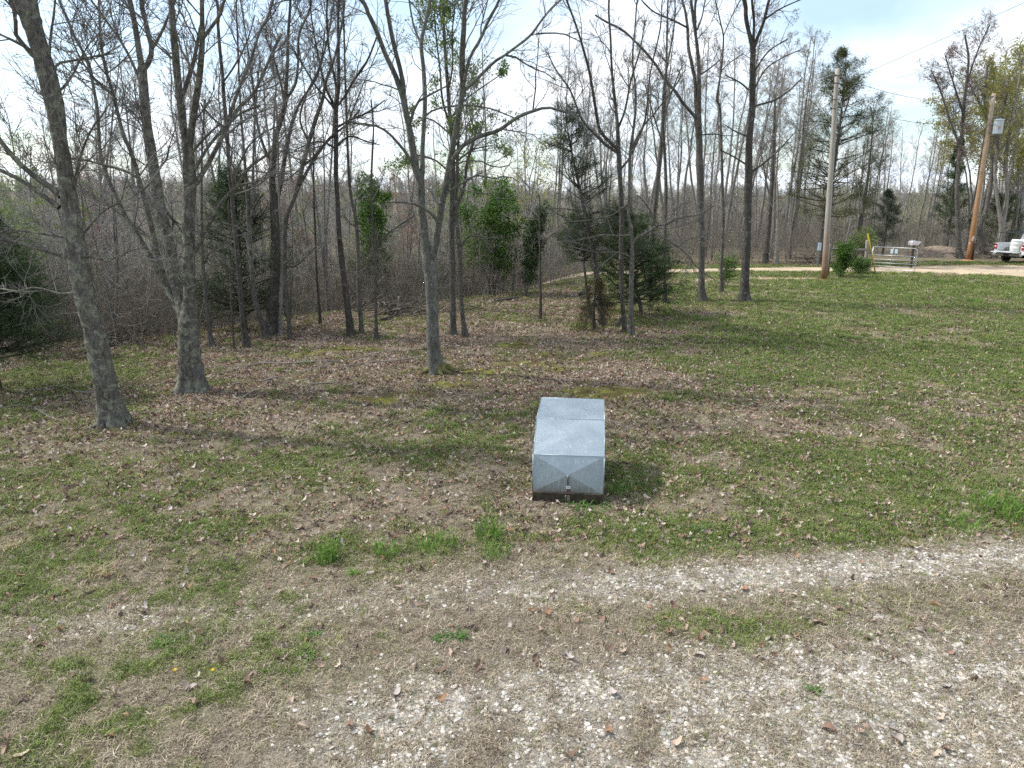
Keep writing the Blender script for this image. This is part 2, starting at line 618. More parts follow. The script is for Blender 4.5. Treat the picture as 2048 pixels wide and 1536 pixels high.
TRACK_U = [(30, 8.2)] + gl((2048, 1112), (1800, 1125), (1500, 1152), (1150, 1172), (850, 1182), (450, 1225), (0, 1255)) + [(-9, 5.6), (-25, 1.5)]
TRACK_L = [(30, 6.4)] + gl((2048, 1335), (1700, 1350), (1300, 1385), (900, 1420), (550, 1465), (300, 1536)) + [(-5.5, 2.2), (-20, -4)]
ROAD = [(80, 38.5), (36, 39.2)] + gl((2048, 545), (1930, 541), (1820, 540), (1700, 540), (1500, 539), (1330, 543)) + [(5.0, 39.5), (-3, 38.8), (-12, 41), (-40, 45)]
MOSS_SPOTS = [(*at(u, v)[:2], r) for u, v, r in ((1020, 690, .9), (1100, 712, .8), (1210, 709, .5), (1060, 728, .8), (960, 745, .8), (1130, 735, .6),
              (900, 770, .7), (820, 785, .7), (700, 700, .8), (760, 800, .6), (1180, 785, .9), (1230, 790, .8), (1160, 720, .6), (620, 712, .7), (860, 750, .5))]
GREEN_SPOTS = [(*at(u, v)[:2], r, a) for u, v, r, a in ((1550, 690, 1.6, .8), (1500, 745, 1.2, .6), (120, 760, 2.2, .55), (170, 740, 1.2, .4), (1000, 640, 1.2, .5), (1900, 1000, 1.5, .5),
               (680, 1105, .4, .5), (860, 1100, .35, .4), (980, 1080, .35, .4), (250, 1330, .6, .5), (1450, 1280, .3, .22), (1560, 1270, .3, .2), (60, 1170, .7, .6), (900, 860, .8, .4),
               (1250, 960, .4, .7), (1330, 1070, .8, .5), (1700, 1080, .9, .5), (1980, 760, 1.5, .5), (450, 1180, .7, .4), (700, 900, .7, .3), (60, 1340, .5, .35))]


DRIFTS = [(*at(u, v)[:2], r) for u, v, r in ((228, 850, .8), (384, 780, .9), (873, 744, .8), (545, 668, 1.5), (703, 672, .8), (1263, 670, 1.0), (1405, 602, 1.4), (1488, 602, 1.4), (920, 672, 1.0))]


def masks(x, y):
    """how much of each cover lies at a place: green grass, litter, gravel, sand, moss"""
    x = np.asarray(x, float); y = np.asarray(y, float)
    nA = fbm(x, y, 0.55, 4, 3.1); nB = fbm(x, y, 1.7, 4, 8.4); nC = fbm(x, y, 4.5, 3, 1.2); nD = fbm(x, y, 0.22, 3, 5.5)
    dU = polydist(x, y, TRACK_U); dL = polydist(x, y, TRACK_L); dR = polydist(x, y, ROAD)
    wR = smooth(-2.6, -0.6, x)
    gU = np.exp(-(dU / 0.36) ** 2) * (0.45 + 0.55 * smooth(-1.0, 2.5, x)) * smooth(0.26, 0.54, nB + 0.10 * wR)
    below = smooth(0.9, -0.4, y - np.interp(x, [p[0] for p in TRACK_L[::-1]], [p[1] for p in TRACK_L[::-1]]))
    gL = np.maximum(np.exp(-(dL / 0.55) ** 2), 0.75 * below) * wR * smooth(0.28, 0.58, 0.6 * nB + 0.4 * nC + 0.05)
    right = smooth(2.2, 3.4, x) * smooth(7.0, 6.4, y) * 0.55 * smooth(0.42, 0.62, nB)
    gravel = np.clip(np.maximum(np.maximum(gU, gL), right), 0, 1)
    drive = np.clip(np.maximum.reduce([np.exp(-(dU / 0.6) ** 2), np.exp(-(dL / 0.9) ** 2), below]), 0, 1)
    between = smooth(7.4, 6.9, y - 0.06 * x)
    # sand road, pale spill patch
    rw = np.interp(x, [14, 22, 25.5, 29], [0.95, 1.6, 2.7, 4.7])
    sand = smooth(rw + 0.35, rw - 0.35, dR + (nB - 0.5) * 0.9)
    sp = at(1580, 557)[:2]
    sand = np.maximum(sand, 0.8 * smooth(1, 0.5, np.hypot((x - sp[0]) / 2.6, (y - sp[1]) / 0.8) + (nB - .5)))
    sp = at(1415, 560)[:2]
    sand = np.maximum(sand, 0.6 * smooth(1, 0.5, np.hypot((x - sp[0]) / 1.4, (y - sp[1]) / 0.8) + (nB - .5)))
    # litter under the trees
    wob = 5.0 * (nD - 0.5) + 3.0 * (nA - 0.5)
    treez = smooth(9.2, 15.0, y + 0.12 * x + wob) * smooth(8.6, 3.0, x - 0.10 * (y - 16) + wob) * smooth(36, 30, y)
    treez = np.maximum(treez, smooth(-2, 0.5, y - edge(x)) * smooth(9, 5, x))
    lawn_r = smooth(2.5, 8.5, x - 0.05 * (y - 14) + wob) * smooth(10, 18, y + wob)
    behind_road = smooth(2.2, 4.0, y - 41.5) * smooth(4, 8, x)
    litter = 0.62 * (1 - drive) * (0.5 + smooth(0.35, 0.65, nB)) + 0.68 * treez * (0.45 + 0.9 * smooth(0.35, 0.62, 0.6 * nA + 0.4 * nB)) - 0.10 * lawn_r
    litter = litter + 0.22 * smooth(0.48, 0.62, nA) * (1 - between) + 0.5 * behind_road * (1 - 0.8 * smooth(21, 25, x) * smooth(52, 49, y))
    mid = smooth(7.0, 8.0, y) * smooth(11.5, 9.5, y)
    litter = litter + 0.10 * mid * smooth(0.4, 0.6, nB)
    litter = litter + 0.30 * smooth(5.3, 5.8, y) * smooth(6.8, 6.3, y) * smooth(0.42, 0.58, nB)
    litter = litter * (0.45 + 1.0 * smooth(0.38, 0.6, nC))
    for (sx, sy, r_) in DRIFTS:
        litter = litter + 0.6 * np.exp(-(((x - sx - 0.25) ** 2 + (y - sy) ** 2) / r_ ** 2))
    litter = np.clip(litter * (1 - 0.35 * between) * (1 - sand), 0, 1)
    green = 0.53 + 0.9 * (nA - 0.5) + 1.3 * (nB - 0.5) + 0.8 * (nC - 0.5)
    green = green + 0.16 * smooth(1.5, 4, x) * smooth(8, 9.5, y) - 0.16 * treez + (0.16 + 0.55 * (nA - 0.38)) * lawn_r + 0.10 * mid * smooth(-1.5, -4.5, x)
    green = green - 0.22 * drive * smooth(-3.4, -1.0, x) - 0.14 * drive - 0.1 * between
    green = green + (0.05 + 0.5 * smooth(0.4, 0.62, nC)) * smooth(-0.6, -3.0, x + 2.0 * (nA - 0.5)) * smooth(6.0, 4.9, y) + 0.16 * smooth(5.5, 5.9, y) * smooth(6.9, 6.4, y)
    for (sx, sy, r, a) in GREEN_SPOTS:
        green = green + a * np.exp(-(((x - sx) ** 2 + (y - sy) ** 2) / r ** 2))
    green = np.clip(green, 0, 1) * (1 - 0.8 * gravel) * (1 - sand) * (1 - 0.6 * behind_road * (1 - smooth(21, 25, x) * smooth(52, 49, y)))
    moss = np.zeros_like(x)
    for (sx, sy, r) in MOSS_SPOTS:
        moss = np.maximum(moss, smooth(1.0, 0.45, np.hypot((x - sx) / (1.25 * r), (y - sy) / (0.8 * r)) + 1.3 * (nB - 0.5)))
    litter = litter * (1 - 0.75 * moss); green = green * (1 - 0.8 * moss)
    return dict(green=green, litter=litter, gravel=gravel, sand=sand, moss=moss, nA=nA, nB=nB, nC=nC, drive=drive, treez=treez)


def axis(lo, hi, fine_lo, fine_hi, step, growth=1.07):
    a = list(np.arange(fine_lo, fine_hi + 1e-6, step))
    s = step
    while a[-1] < hi:
        s *= growth; a.append(a[-1] + s)
    s = step; b = []
    q = fine_lo
    while q > lo:
        s *= growth; q -= s; b.append(q)
    return np.array(b[::-1] + a)


gx = axis(-1500, 1500, -9, 9, 0.15, 1.05)
gy = axis(-600, 1800, 3.2, 14, 0.12, 1.04)
GX, GY = np.meshgrid(gx, gy)
fx, fy = GX.ravel(), GY.ravel()
mk = masks(fx, fy)
zz = ground_z(fx, fy)
near = smooth(60, 30, np.hypot(fx, fy))
zz = zz + near * ((fbm(fx, fy, 2.2, 3, 4.4) - 0.5) * 0.05 + (mk['nC'] - 0.5) * 0.02 - 0.02 * mk['drive'])
c_soil = np.array([0.205, 0.175, 0.142]); c_tan = np.array([0.290, 0.252, 0.196]); c_green = np.array([0.140, 0.165, 0.068])
c_litter = np.array([0.180, 0.134, 0.106]); c_grav = np.array([0.40, 0.385, 0.355]); c_sand = np.array([0.52, 0.405, 0.275])
c_moss = np.array([0.075, 0.062, 0.018]); c_mossg = np.array([0.15, 0.165, 0.028])


def lerp(a, b, t): return a * (1 - t[:, None]) + b * t[:, None]


colr = lerp(np.broadcast_to(c_soil, (len(fx), 3)), c_tan, smooth(0.36, 0.62, mk['nB']) * 0.85)
colr = lerp(colr, c_green, 0.85 * mk['green'])
colr = lerp(colr, c_litter, 0.7 * mk['litter'])
mm = lerp(np.broadcast_to(c_moss, (len(fx), 3)), c_mossg, smooth(0.5, 0.62, mk['nC']))
colr = lerp(colr, mm, 0.9 * mk['moss'])
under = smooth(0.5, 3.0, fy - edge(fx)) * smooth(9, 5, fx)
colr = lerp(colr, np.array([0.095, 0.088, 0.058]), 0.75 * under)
colr = lerp(colr, c_grav, 0.85 * mk['gravel'])
colr = lerp(colr, c_sand, mk['sand'])
farf = smooth(44, 70, np.hypot(fx, fy)) * (1 - mk['sand'])
colr = lerp(colr, np.array([0.15, 0.135, 0.105]), 0.85 * farf)
nx_, ny_ = len(gx), len(gy)
ii = np.arange(nx_ * ny_).reshape(ny_, nx_)
quads = np.stack([ii[:-1, :-1], ii[:-1, 1:], ii[1:, 1:], ii[1:, :-1]], -1).reshape(-1, 4)
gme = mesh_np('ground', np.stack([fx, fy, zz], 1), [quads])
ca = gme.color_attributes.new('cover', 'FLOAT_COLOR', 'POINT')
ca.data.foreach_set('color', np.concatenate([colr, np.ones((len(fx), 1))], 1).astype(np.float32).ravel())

m, n, l, b = new_mat('ground_cover')
a = n.new('ShaderNodeAttribute'); a.attribute_name = 'cover'
tc = mapping(n, l, (1, 1, 1))
n1 = noise(n, l, 55, 6, 0.75, tc)
r1 = ramp(n, l, n1.outputs['Fac'], [(0.33, (0.32, 0.31, 0.30)), (0.66, (1.75, 1.7, 1.62))])
c = mixc(n, l, 1.0, a.outputs['Color'], r1.outputs[0], 'MULTIPLY')
n2 = noise(n, l, 6, 5, 0.65, tc)
r2 = ramp(n, l, n2.outputs['Fac'], [(0.3, (0.8, 0.82, 0.8)), (0.7, (1.18, 1.15, 1.12))])
c = mixc(n, l, 1.0, c, r2.outputs[0], 'MULTIPLY')
l.new(c, b.inputs['Base Color'])
b.inputs['Roughness'].default_value = 0.95
b.inputs['Specular IOR Level'].default_value = 0.1
bump(n, l, b, n1.outputs['Fac'], 0.8, 0.03)
ground = tag(link('ground', gme, m), kind='structure')


# the sandy lane as a sheet of its own, just above the ground
rp = np.array(ROAD); seg = np.concatenate([[0], np.cumsum(np.hypot(*np.diff(rp, axis=0).T))])
ss = np.arange(0, seg[-1], 0.5)
rx = np.interp(ss, seg, rp[:, 0]); ry = np.interp(ss, seg, rp[:, 1])
tx = np.gradient(rx); ty = np.gradient(ry); tn = np.hypot(tx, ty); nxr, nyr = -ty / tn, tx / tn
hw = np.interp(rx, [14, 22, 25.5, 29], [0.95, 1.6, 2.7, 4.7])
rv = []
NCR = 13
for j in range(NCR):
    f = -1 + 2 * j / (NCR - 1)
    wv = hw * f * (1 + (0.22 * (fbm(rx, ry, 0.9, 3, 2.2 + (f > 0) * 7) - 0.5) * 2 if abs(f) == 1 else 0))
    xx = rx + nxr * wv; yy = ry + nyr * wv
    hz = ground_z(xx, yy) + 0.035 + 0.02 * (fbm(xx, yy, 1.3, 3, 6.6) - 0.5) - (0.05 if abs(f) == 1 else 0)
    rv.append(np.stack([xx, yy, hz], 1))
rv = np.stack(rv, 1)
ij = np.arange(len(ss) * NCR).reshape(len(ss), NCR)
rq = np.stack([ij[:-1, :-1], ij[1:, :-1], ij[1:, 1:], ij[:-1, 1:]], -1).reshape(-1, 4)
m, n, l, b = new_mat('sandy_lane')
tc = mapping(n, l, (1, 1, 1))
n1 = noise(n, l, 9, 6, 0.7, tc); n2 = noise(n, l, 0.7, 4, 0.6, tc)
r1 = ramp(n, l, n1.outputs['Fac'], [(0.3, (0.38, 0.295, 0.205)), (0.7, (0.56, 0.455, 0.33))])
r2 = ramp(n, l, n2.outputs['Fac'], [(0.35, (0.78, 0.80, 0.80)), (0.65, (1.1, 1.08, 1.06))])
l.new(mixc(n, l, 1.0, r1.outputs[0], r2.outputs[0], 'MULTIPLY'), b.inputs['Base Color'])
b.inputs['Roughness'].default_value = 0.95; b.inputs['Specular IOR Level'].default_value = 0.1
bump(n, l, b, n1.outputs['Fac'], 0.6, 0.02)
tag(link('dirt_road', mesh_np('dirt_road', rv.reshape(-1, 3), [rq]), m), kind='structure')


# ------------------------------------------------------------------ scatter by geometry nodes
def scatter(name, pts, rot, scl, idx, tint, sources, mat=None):
    me = bpy.data.meshes.new(name)
    N = len(pts)
    me.vertices.add(N)
    me.vertices.foreach_set('co', np.asarray(pts, np.float32).ravel())
    at_ = me.attributes.new('rot', 'FLOAT_VECTOR', 'POINT'); at_.data.foreach_set('vector', np.asarray(rot, np.float32).ravel())
    at_ = me.attributes.new('scl', 'FLOAT_VECTOR', 'POINT')
    s = np.asarray(scl, np.float32)
    if s.ndim == 1: s = np.repeat(s[:, None], 3, 1)
    at_.data.foreach_set('vector', s.ravel())
    at_ = me.attributes.new('idx', 'INT', 'POINT'); at_.data.foreach_set('value', np.asarray(idx, np.int32))
    at_ = me.attributes.new('tint', 'FLOAT_COLOR', 'POINT')
    at_.data.foreach_set('color', np.concatenate([tint, np.ones((N, 1))], 1).astype(np.float32).ravel())
    ob = link(name, me)
    ng = bpy.data.node_groups.new(name + '_scatter', 'GeometryNodeTree')
    ng.interface.new_socket('Geometry', in_out='INPUT', socket_type='NodeSocketGeometry')
    ng.interface.new_socket('Geometry', in_out='OUTPUT', socket_type='NodeSocketGeometry')
    gi = ng.nodes.new('NodeGroupInput'); go = ng.nodes.new('NodeGroupOutput')
    ip = ng.nodes.new('GeometryNodeInstanceOnPoints')
    jn = ng.nodes.new('GeometryNodeJoinGeometry')
    for so in sources:
        oi = ng.nodes.new('GeometryNodeObjectInfo')
        oi.inputs['Object'].default_value = so
        oi.inputs['As Instance'].default_value = True
        ng.links.new(oi.outputs['Geometry'], jn.inputs[0])
    def named(nm, ty):
        q = ng.nodes.new('GeometryNodeInputNamedAttribute'); q.data_type = ty
        q.inputs['Name'].default_value = nm
        return q.outputs['Attribute']
    ng.links.new(gi.outputs[0], ip.inputs['Points'])
    ng.links.new(jn.outputs[0], ip.inputs['Instance'])
    ip.inputs['Pick Instance'].default_value = True
    ng.links.new(named('idx', 'INT'), ip.inputs['Instance Index'])
    ng.links.new(named('rot', 'FLOAT_VECTOR'), ip.inputs['Rotation'])
    ng.links.new(named('scl', 'FLOAT_VECTOR'), ip.inputs['Scale'])
    ng.links.new(ip.outputs[0], go.inputs[0])
    md = ob.modifiers.new('scatter', 'NODES'); md.node_group = ng
    return ob


def source(name, me, mat):
    o = bpy.data.objects.new(name, me)      # never linked: only a shape for the scatter
    if len(me.materials) == 0: me.materials.append(mat)
    return o


def tuft(rng, blades, h, rad, lean, wid):
    v = []; q = []; t = []; o = 0
    for k in range(blades):
        a = rng.uniform(0, 6.283); r = rad * math.sqrt(rng.random())
        p = np.array([r * math.cos(a), r * math.sin(a), -0.005])
        b_ = rng.uniform(0, 6.283)
        d = np.array([math.cos(b_), math.sin(b_), 0])
        s = np.array([-math.sin(b_), math.cos(b_), 0])
        hh = h * rng.uniform(0.5, 1.15); ln = lean * rng.uniform(0.4, 1.4) * hh; w = wid * rng.uniform(0.7, 1.3)
        m1 = p + d * ln * 0.3 + np.array([0, 0, hh * 0.6]); tp = p + d * ln + np.array([0, 0, hh * (1 - 0.25 * min(1, lean))])
        v += [p - s * w / 2, p + s * w / 2, m1 + s * w * 0.4, m1 - s * w * 0.4, tp]
        q.append((o, o + 1, o + 2, o + 3)); t.append((o + 3, o + 2, o + 4)); o += 5
    return mesh_np('tuft', np.array(v), [np.array(t), np.array(q)], False)


rng = np.random.default_rng(11)
MT_GRASS = tintmat('grass_blade', 0.7, 0.25)
MT_DRY = tintmat('dry_blade', 0.85, 0.15)
MT_LEAF = tintmat('fallen_leaf_skin', 0.75, 0.08)
MT_STONE = tintmat('stone', 0.9)
src_grass = [source('grass_tuft_shape', tuft(rng, 14, 0.062, 0.065, 0.8, 0.0062), MT_GRASS) for _ in range(6)]
src_dry = [source('dry_tuft_shape', tuft(rng, 14, 0.040, 0.075, 1.6, 0.0058), MT_DRY) for _ in range(6)]


def leaf_mesh(rng, lobed):
    n = 14
    ang = np.linspace(0, 2 * math.pi, n, endpoint=False)
    L = 0.5; W = 0.30 if lobed else 0.24
    r = np.ones(n)
    if lobed:
        r = 1 - 0.38 * (np.arange(n) % 2) * (np.abs(np.sin(ang)) > 0.2)
    r = r * rng.uniform(0.85, 1.15, n)
    x = np.cos(ang) * L * r; y = np.sin(ang) * W * r
    curl = rng.uniform(0.4, 1.8) * rng.choice([-1, 1]); fold = rng.uniform(0.2, 1.3)
    def z(x, y): return curl * x * x + fold * np.abs(y) * 0.8 + 0.25 * x * y + rng.normal(size=np.shape(x)) * 0.03
    vs = [(0, 0, 0)] + list(zip(x, y, z(x, y)))
    vs += [(x_ * 0.5, y_ * 0.5, float(z(np.array(x_ * .5), np.array(y_ * .5)))) for x_, y_ in zip(x[::2], y[::2])]
    f3 = []; f4 = []
    m_ = n // 2
    for i in range(m_):
        a0 = 1 + n + i; a1 = 1 + n + (i + 1) % m_
        o0 = 1 + 2 * i; o1 = 1 + 2 * i + 1; o2 = 1 + (2 * i + 2) % n
        f3 += [(0, a0, a1), (a0, o0, o1), (a0, o1, a1), (a1, o1, o2)]
    return mesh_np('leaf', np.array(vs), [np.array(f3)], True)


src_leaf = [source('fallen_leaf_shape', leaf_mesh(rng, k % 2 == 0), MT_LEAF) for k in range(8)]


def stone_mesh(rng):
    import bmesh
    bm = bmesh.new()
    bmesh.ops.create_icosphere(bm, subdivisions=1, radius=0.5)
    for v in bm.verts:
        v.co *= rng.uniform(0.7, 1.2); v.co.z *= 0.42; v.co.x *= 1.2
    me = bpy.data.meshes.new('stone'); bm.to_mesh(me); bm.free()
    return me


src_stone = [source('stone_shape', stone_mesh(rng), MT_STONE) for _ in range(5)]


def spread(rng, y0, y1, xf, dens):
    """random spots in the strip y0..y1, |x| < xf*y + 1.5"""
    W = xf * y1 + 4.0
    N = int((y1 - y0) * 2 * W * dens)
    x = rng.uniform(-W, W, N); y = rng.uniform(y0, y1, N)
    k = np.abs(x) < xf * y + 4.0
    return x[k], y[k]


def surf(x, y):
    mk_ = masks(x, y)
    z = ground_z(x, y) + ((fbm(x, y, 2.2, 3, 4.4) - 0.5) * 0.05 + (mk_['nC'] - 0.5) * 0.02 - 0.02 * mk_['drive']) * smooth(60, 30, np.hypot(x, y))
    return z, mk_


def inbox(x, y):
    """true where the well cover stands"""
    c_, s_ = math.cos(BOX_YAW), math.sin(BOX_YAW)
    lx = (x - BOX_O[0]) * c_ + (y - BOX_O[1]) * s_; ly = -(x - BOX_O[0]) * s_ + (y - BOX_O[1]) * c_
    return (np.abs(lx) < 0.48) & (ly > -0.04) & (ly < 1.68)


BOX_YAW = R(-6.4)
BOX_O = (0.735, 8.74)

acc = []; accd = []; accl = []; accs = []
for (y0, y1, dg, dd, dl, ds, sc) in ((3.0, 7.6, 560, 1000, 95, 900, 0.8), (7.6, 11, 520, 430, 240, 250, 0.95), (11, 18, 230, 170, 240, 0, 1.2), (18, 30, 90, 70, 120, 0, 1.6), (30, 47, 42, 30, 42, 0, 2.1)):
    x, y = spread(rng, y0, y1, 0.80, dg); z, k = surf(x, y)
    ok = (rng.random(len(x)) < np.maximum(smooth(0.20, 0.85, k['green']), 0.10 * (1 - k['sand']))) & ~inbox(x, y) & (y < edge(x) + 6)
    acc.append((x[ok], y[ok], z[ok], k['green'][ok], k['nA'][ok], np.full(ok.sum(), sc)))
    x, y = spread(rng, y0, y1, 0.80, dd); z, k = surf(x, y)
    p = (0.45 + 0.55 * smooth(0.35, 0.6, k['nB'])) * (1 - 0.6 * k['green']) * (1 - k['sand']) * (1 - 0.62 * k['gravel']) * (1 - k['moss'])
    ok = (rng.random(len(x)) < p) & ~inbox(x, y) & (y < edge(x) + 4)
    accd.append((x[ok], y[ok], z[ok], k['green'][ok], k['nA'][ok], np.full(ok.sum(), sc)))
    x, y = spread(rng, y0, y1, 0.80, dl * 1.6); z, k = surf(x, y)
    ok = (rng.random(len(x)) < k['litter'] * 0.85 + 0.01) & ~inbox(x, y)
    accl.append((x[ok], y[ok], z[ok], k['treez'][ok], k['nA'][ok], np.full(ok.sum(), 1 + 0.25 * (sc - 0.8))))
    if ds:
        x, y = spread(rng, y0, y1, 0.80, ds * 1.5); z, k = surf(x, y)
        ok = (rng.random(len(x)) < k['gravel'] ** 1.3) & ~inbox(x, y)
        accs.append((x[ok], y[ok], z[ok], k['green'][ok], k['nA'][ok], np.full(ok.sum(), 1.0)))


def cat(a): return [np.concatenate(q) for q in zip(*a)]


# green grass
x, y, z, g, na, sc = cat(acc); N = len(x)
t = rng.random((N, 1)); base = np.array([0.140, 0.210, 0.050]) * (1 - t) + np.array([0.315, 0.330, 0.125]) * t
lush = smooth(0.55, 0.9, g)[:, None]
base = base * (1 - 0.45 * lush) + np.array([0.095, 0.180, 0.032]) * 0.45 * lush
base = base * rng.uniform(0.7, 1.2, (N, 1))
tag(scatter('grass', np.stack([x, y, z], 1), np.stack([rng.normal(0, .1, N), rng.normal(0, .1, N), rng.uniform(0, 6.28, N)], 1),
            sc * rng.uniform(0.6, 1.25, N) * (0.65 + 0.55 * g), rng.integers(0, 6, N), base, src_grass),
    'short patchy green grass over the lawn', 'grass', kind='stuff')
NG = N
# dry grass
x, y, z, g, na, sc = cat(accd); N = len(x)
t = rng.random((N, 1)); base = np.array([0.28, 0.23, 0.172]) * (1 - t) + np.array([0.50, 0.435, 0.335]) * t
k_ = rng.random((N, 1)) < 0.22
base = np.where(k_, np.array([0.17, 0.13, 0.095]), base) * rng.uniform(0.75, 1.15, (N, 1))
tag(scatter('dry_grass', np.stack([x, y, z], 1), np.stack([rng.normal(0, .15, N), rng.normal(0, .15, N), rng.uniform(0, 6.28, N)], 1),
            sc * rng.uniform(0.7, 1.3, N), rng.integers(0, 6, N), base, src_dry),
    'flattened tan dead grass between the green patches', 'dry grass', kind='stuff')
ND = N
# fallen leaves
x, y, z, tz, na, sc = cat(accl); N = len(x)
pal = np.array([(0.26, 0.170, 0.132), (0.34, 0.25, 0.205), (0.17, 0.105, 0.083), (0.41, 0.335, 0.29), (0.28, 0.17, 0.105), (0.11, 0.08, 0.068), (0.31, 0.22, 0.18), (0.48, 0.42, 0.38), (0.20, 0.165, 0.15), (0.13, 0.095, 0.08)])
base = pal[rng.integers(0, len(pal), N)] * rng.uniform(0.75, 1.2, (N, 1))
tag(scatter('leaf_litter', np.stack([x, y, z + 0.012 + 0.012 * rng.random(N)], 1), np.stack([rng.normal(0, .42, N), rng.normal(0, .42, N), rng.uniform(0, 6.28, N)], 1),
            sc * (0.034 + 0.075 * rng.random(N) ** 1.8), rng.integers(0, 8, N), base, src_leaf),
    'dead brown leaves strewn over grass and under the trees', 'leaf litter', kind='stuff')
NL = N
# gravel
x, y, z, g, na, sc = cat(accs); N = len(x)
pal = np.array([(0.38, 0.37, 0.345), (0.33, 0.32, 0.30), (0.44, 0.43, 0.405), (0.36, 0.325, 0.28), (0.28, 0.275, 0.265)])
base = pal[rng.integers(0, len(pal), N)] * rng.uniform(0.75, 1.15, (N, 1))
tag(scatter('gravel', np.stack([x, y, z + 0.002], 1), np.stack([rng.normal(0, .2, N), rng.normal(0, .2, N), rng.uniform(0, 6.28, N)], 1),
            0.009 + 0.042 * rng.random(N) ** 2.4, rng.integers(0, 5, N), base, src_stone),
    'pale crushed stone showing through the driveway tracks', 'gravel', kind='stuff')
print('SCATTER', NG, ND, NL, N)

# ------------------------------------------------------------------ trees
def trunk_tube(rng, pts, rad, sides, base, flare=True, rough=0.05, K=None, ridge=0.0):
    """one stem as a lumpy tube; pts local"""
    L = np.linalg.norm(np.diff(pts, axis=0), axis=1).sum()
    if K is None: K = int(max(6, min(70, L * 6))) if not ridge else int(max(8, min(130, L * 14)))
    p, r = resample(pts, rad, K)
    v, q = tube_arrays(p[None], r[None], sides)
    v = v.reshape(K, sides, 3)
    a = np.arange(sides) * 2 * math.pi / sides
    s = np.linspace(0, L, K)
    ph = rng.uniform(0, 6.28, 6)
    lump = np.zeros((K, sides))
    for i, (fa, fs) in enumerate(((1, 1.3), (2, 2.1), (3, 0.9), (2, 4.7), (4, 3.1), (5, 6.3))):
        lump += np.sin(fa * a[None] + fs * s[:, None] + ph[i]) * (1, .9, .7, .6, .5, .4)[i]
    lump = lump * rough * 0.5 + rng.normal(size=(K, sides)) * rough * 0.35
    if ridge:
        wv = np.cumsum(rng.normal(size=(K, 1)) * 0.35, axis=0)
        lump = lump + ridge * (np.abs(np.sin(5.5 * a[None] + wv + 2 * np.sin(s[:, None] * 3))) - 0.5) + rng.normal(size=(K, sides)) * ridge * 0.5
    if flare:
        fl = np.exp(-s / 0.22)[:, None] * (0.16 + 0.22 * np.cos(4 * a + ph[0])[None] + 0.12 * np.cos(7 * a + ph[1])[None])
        lump = lump + fl
    v = p[:, None, :] + (v - p[:, None, :]) * (1 + lump)[:, :, None]
    return v.reshape(-1, 3), q


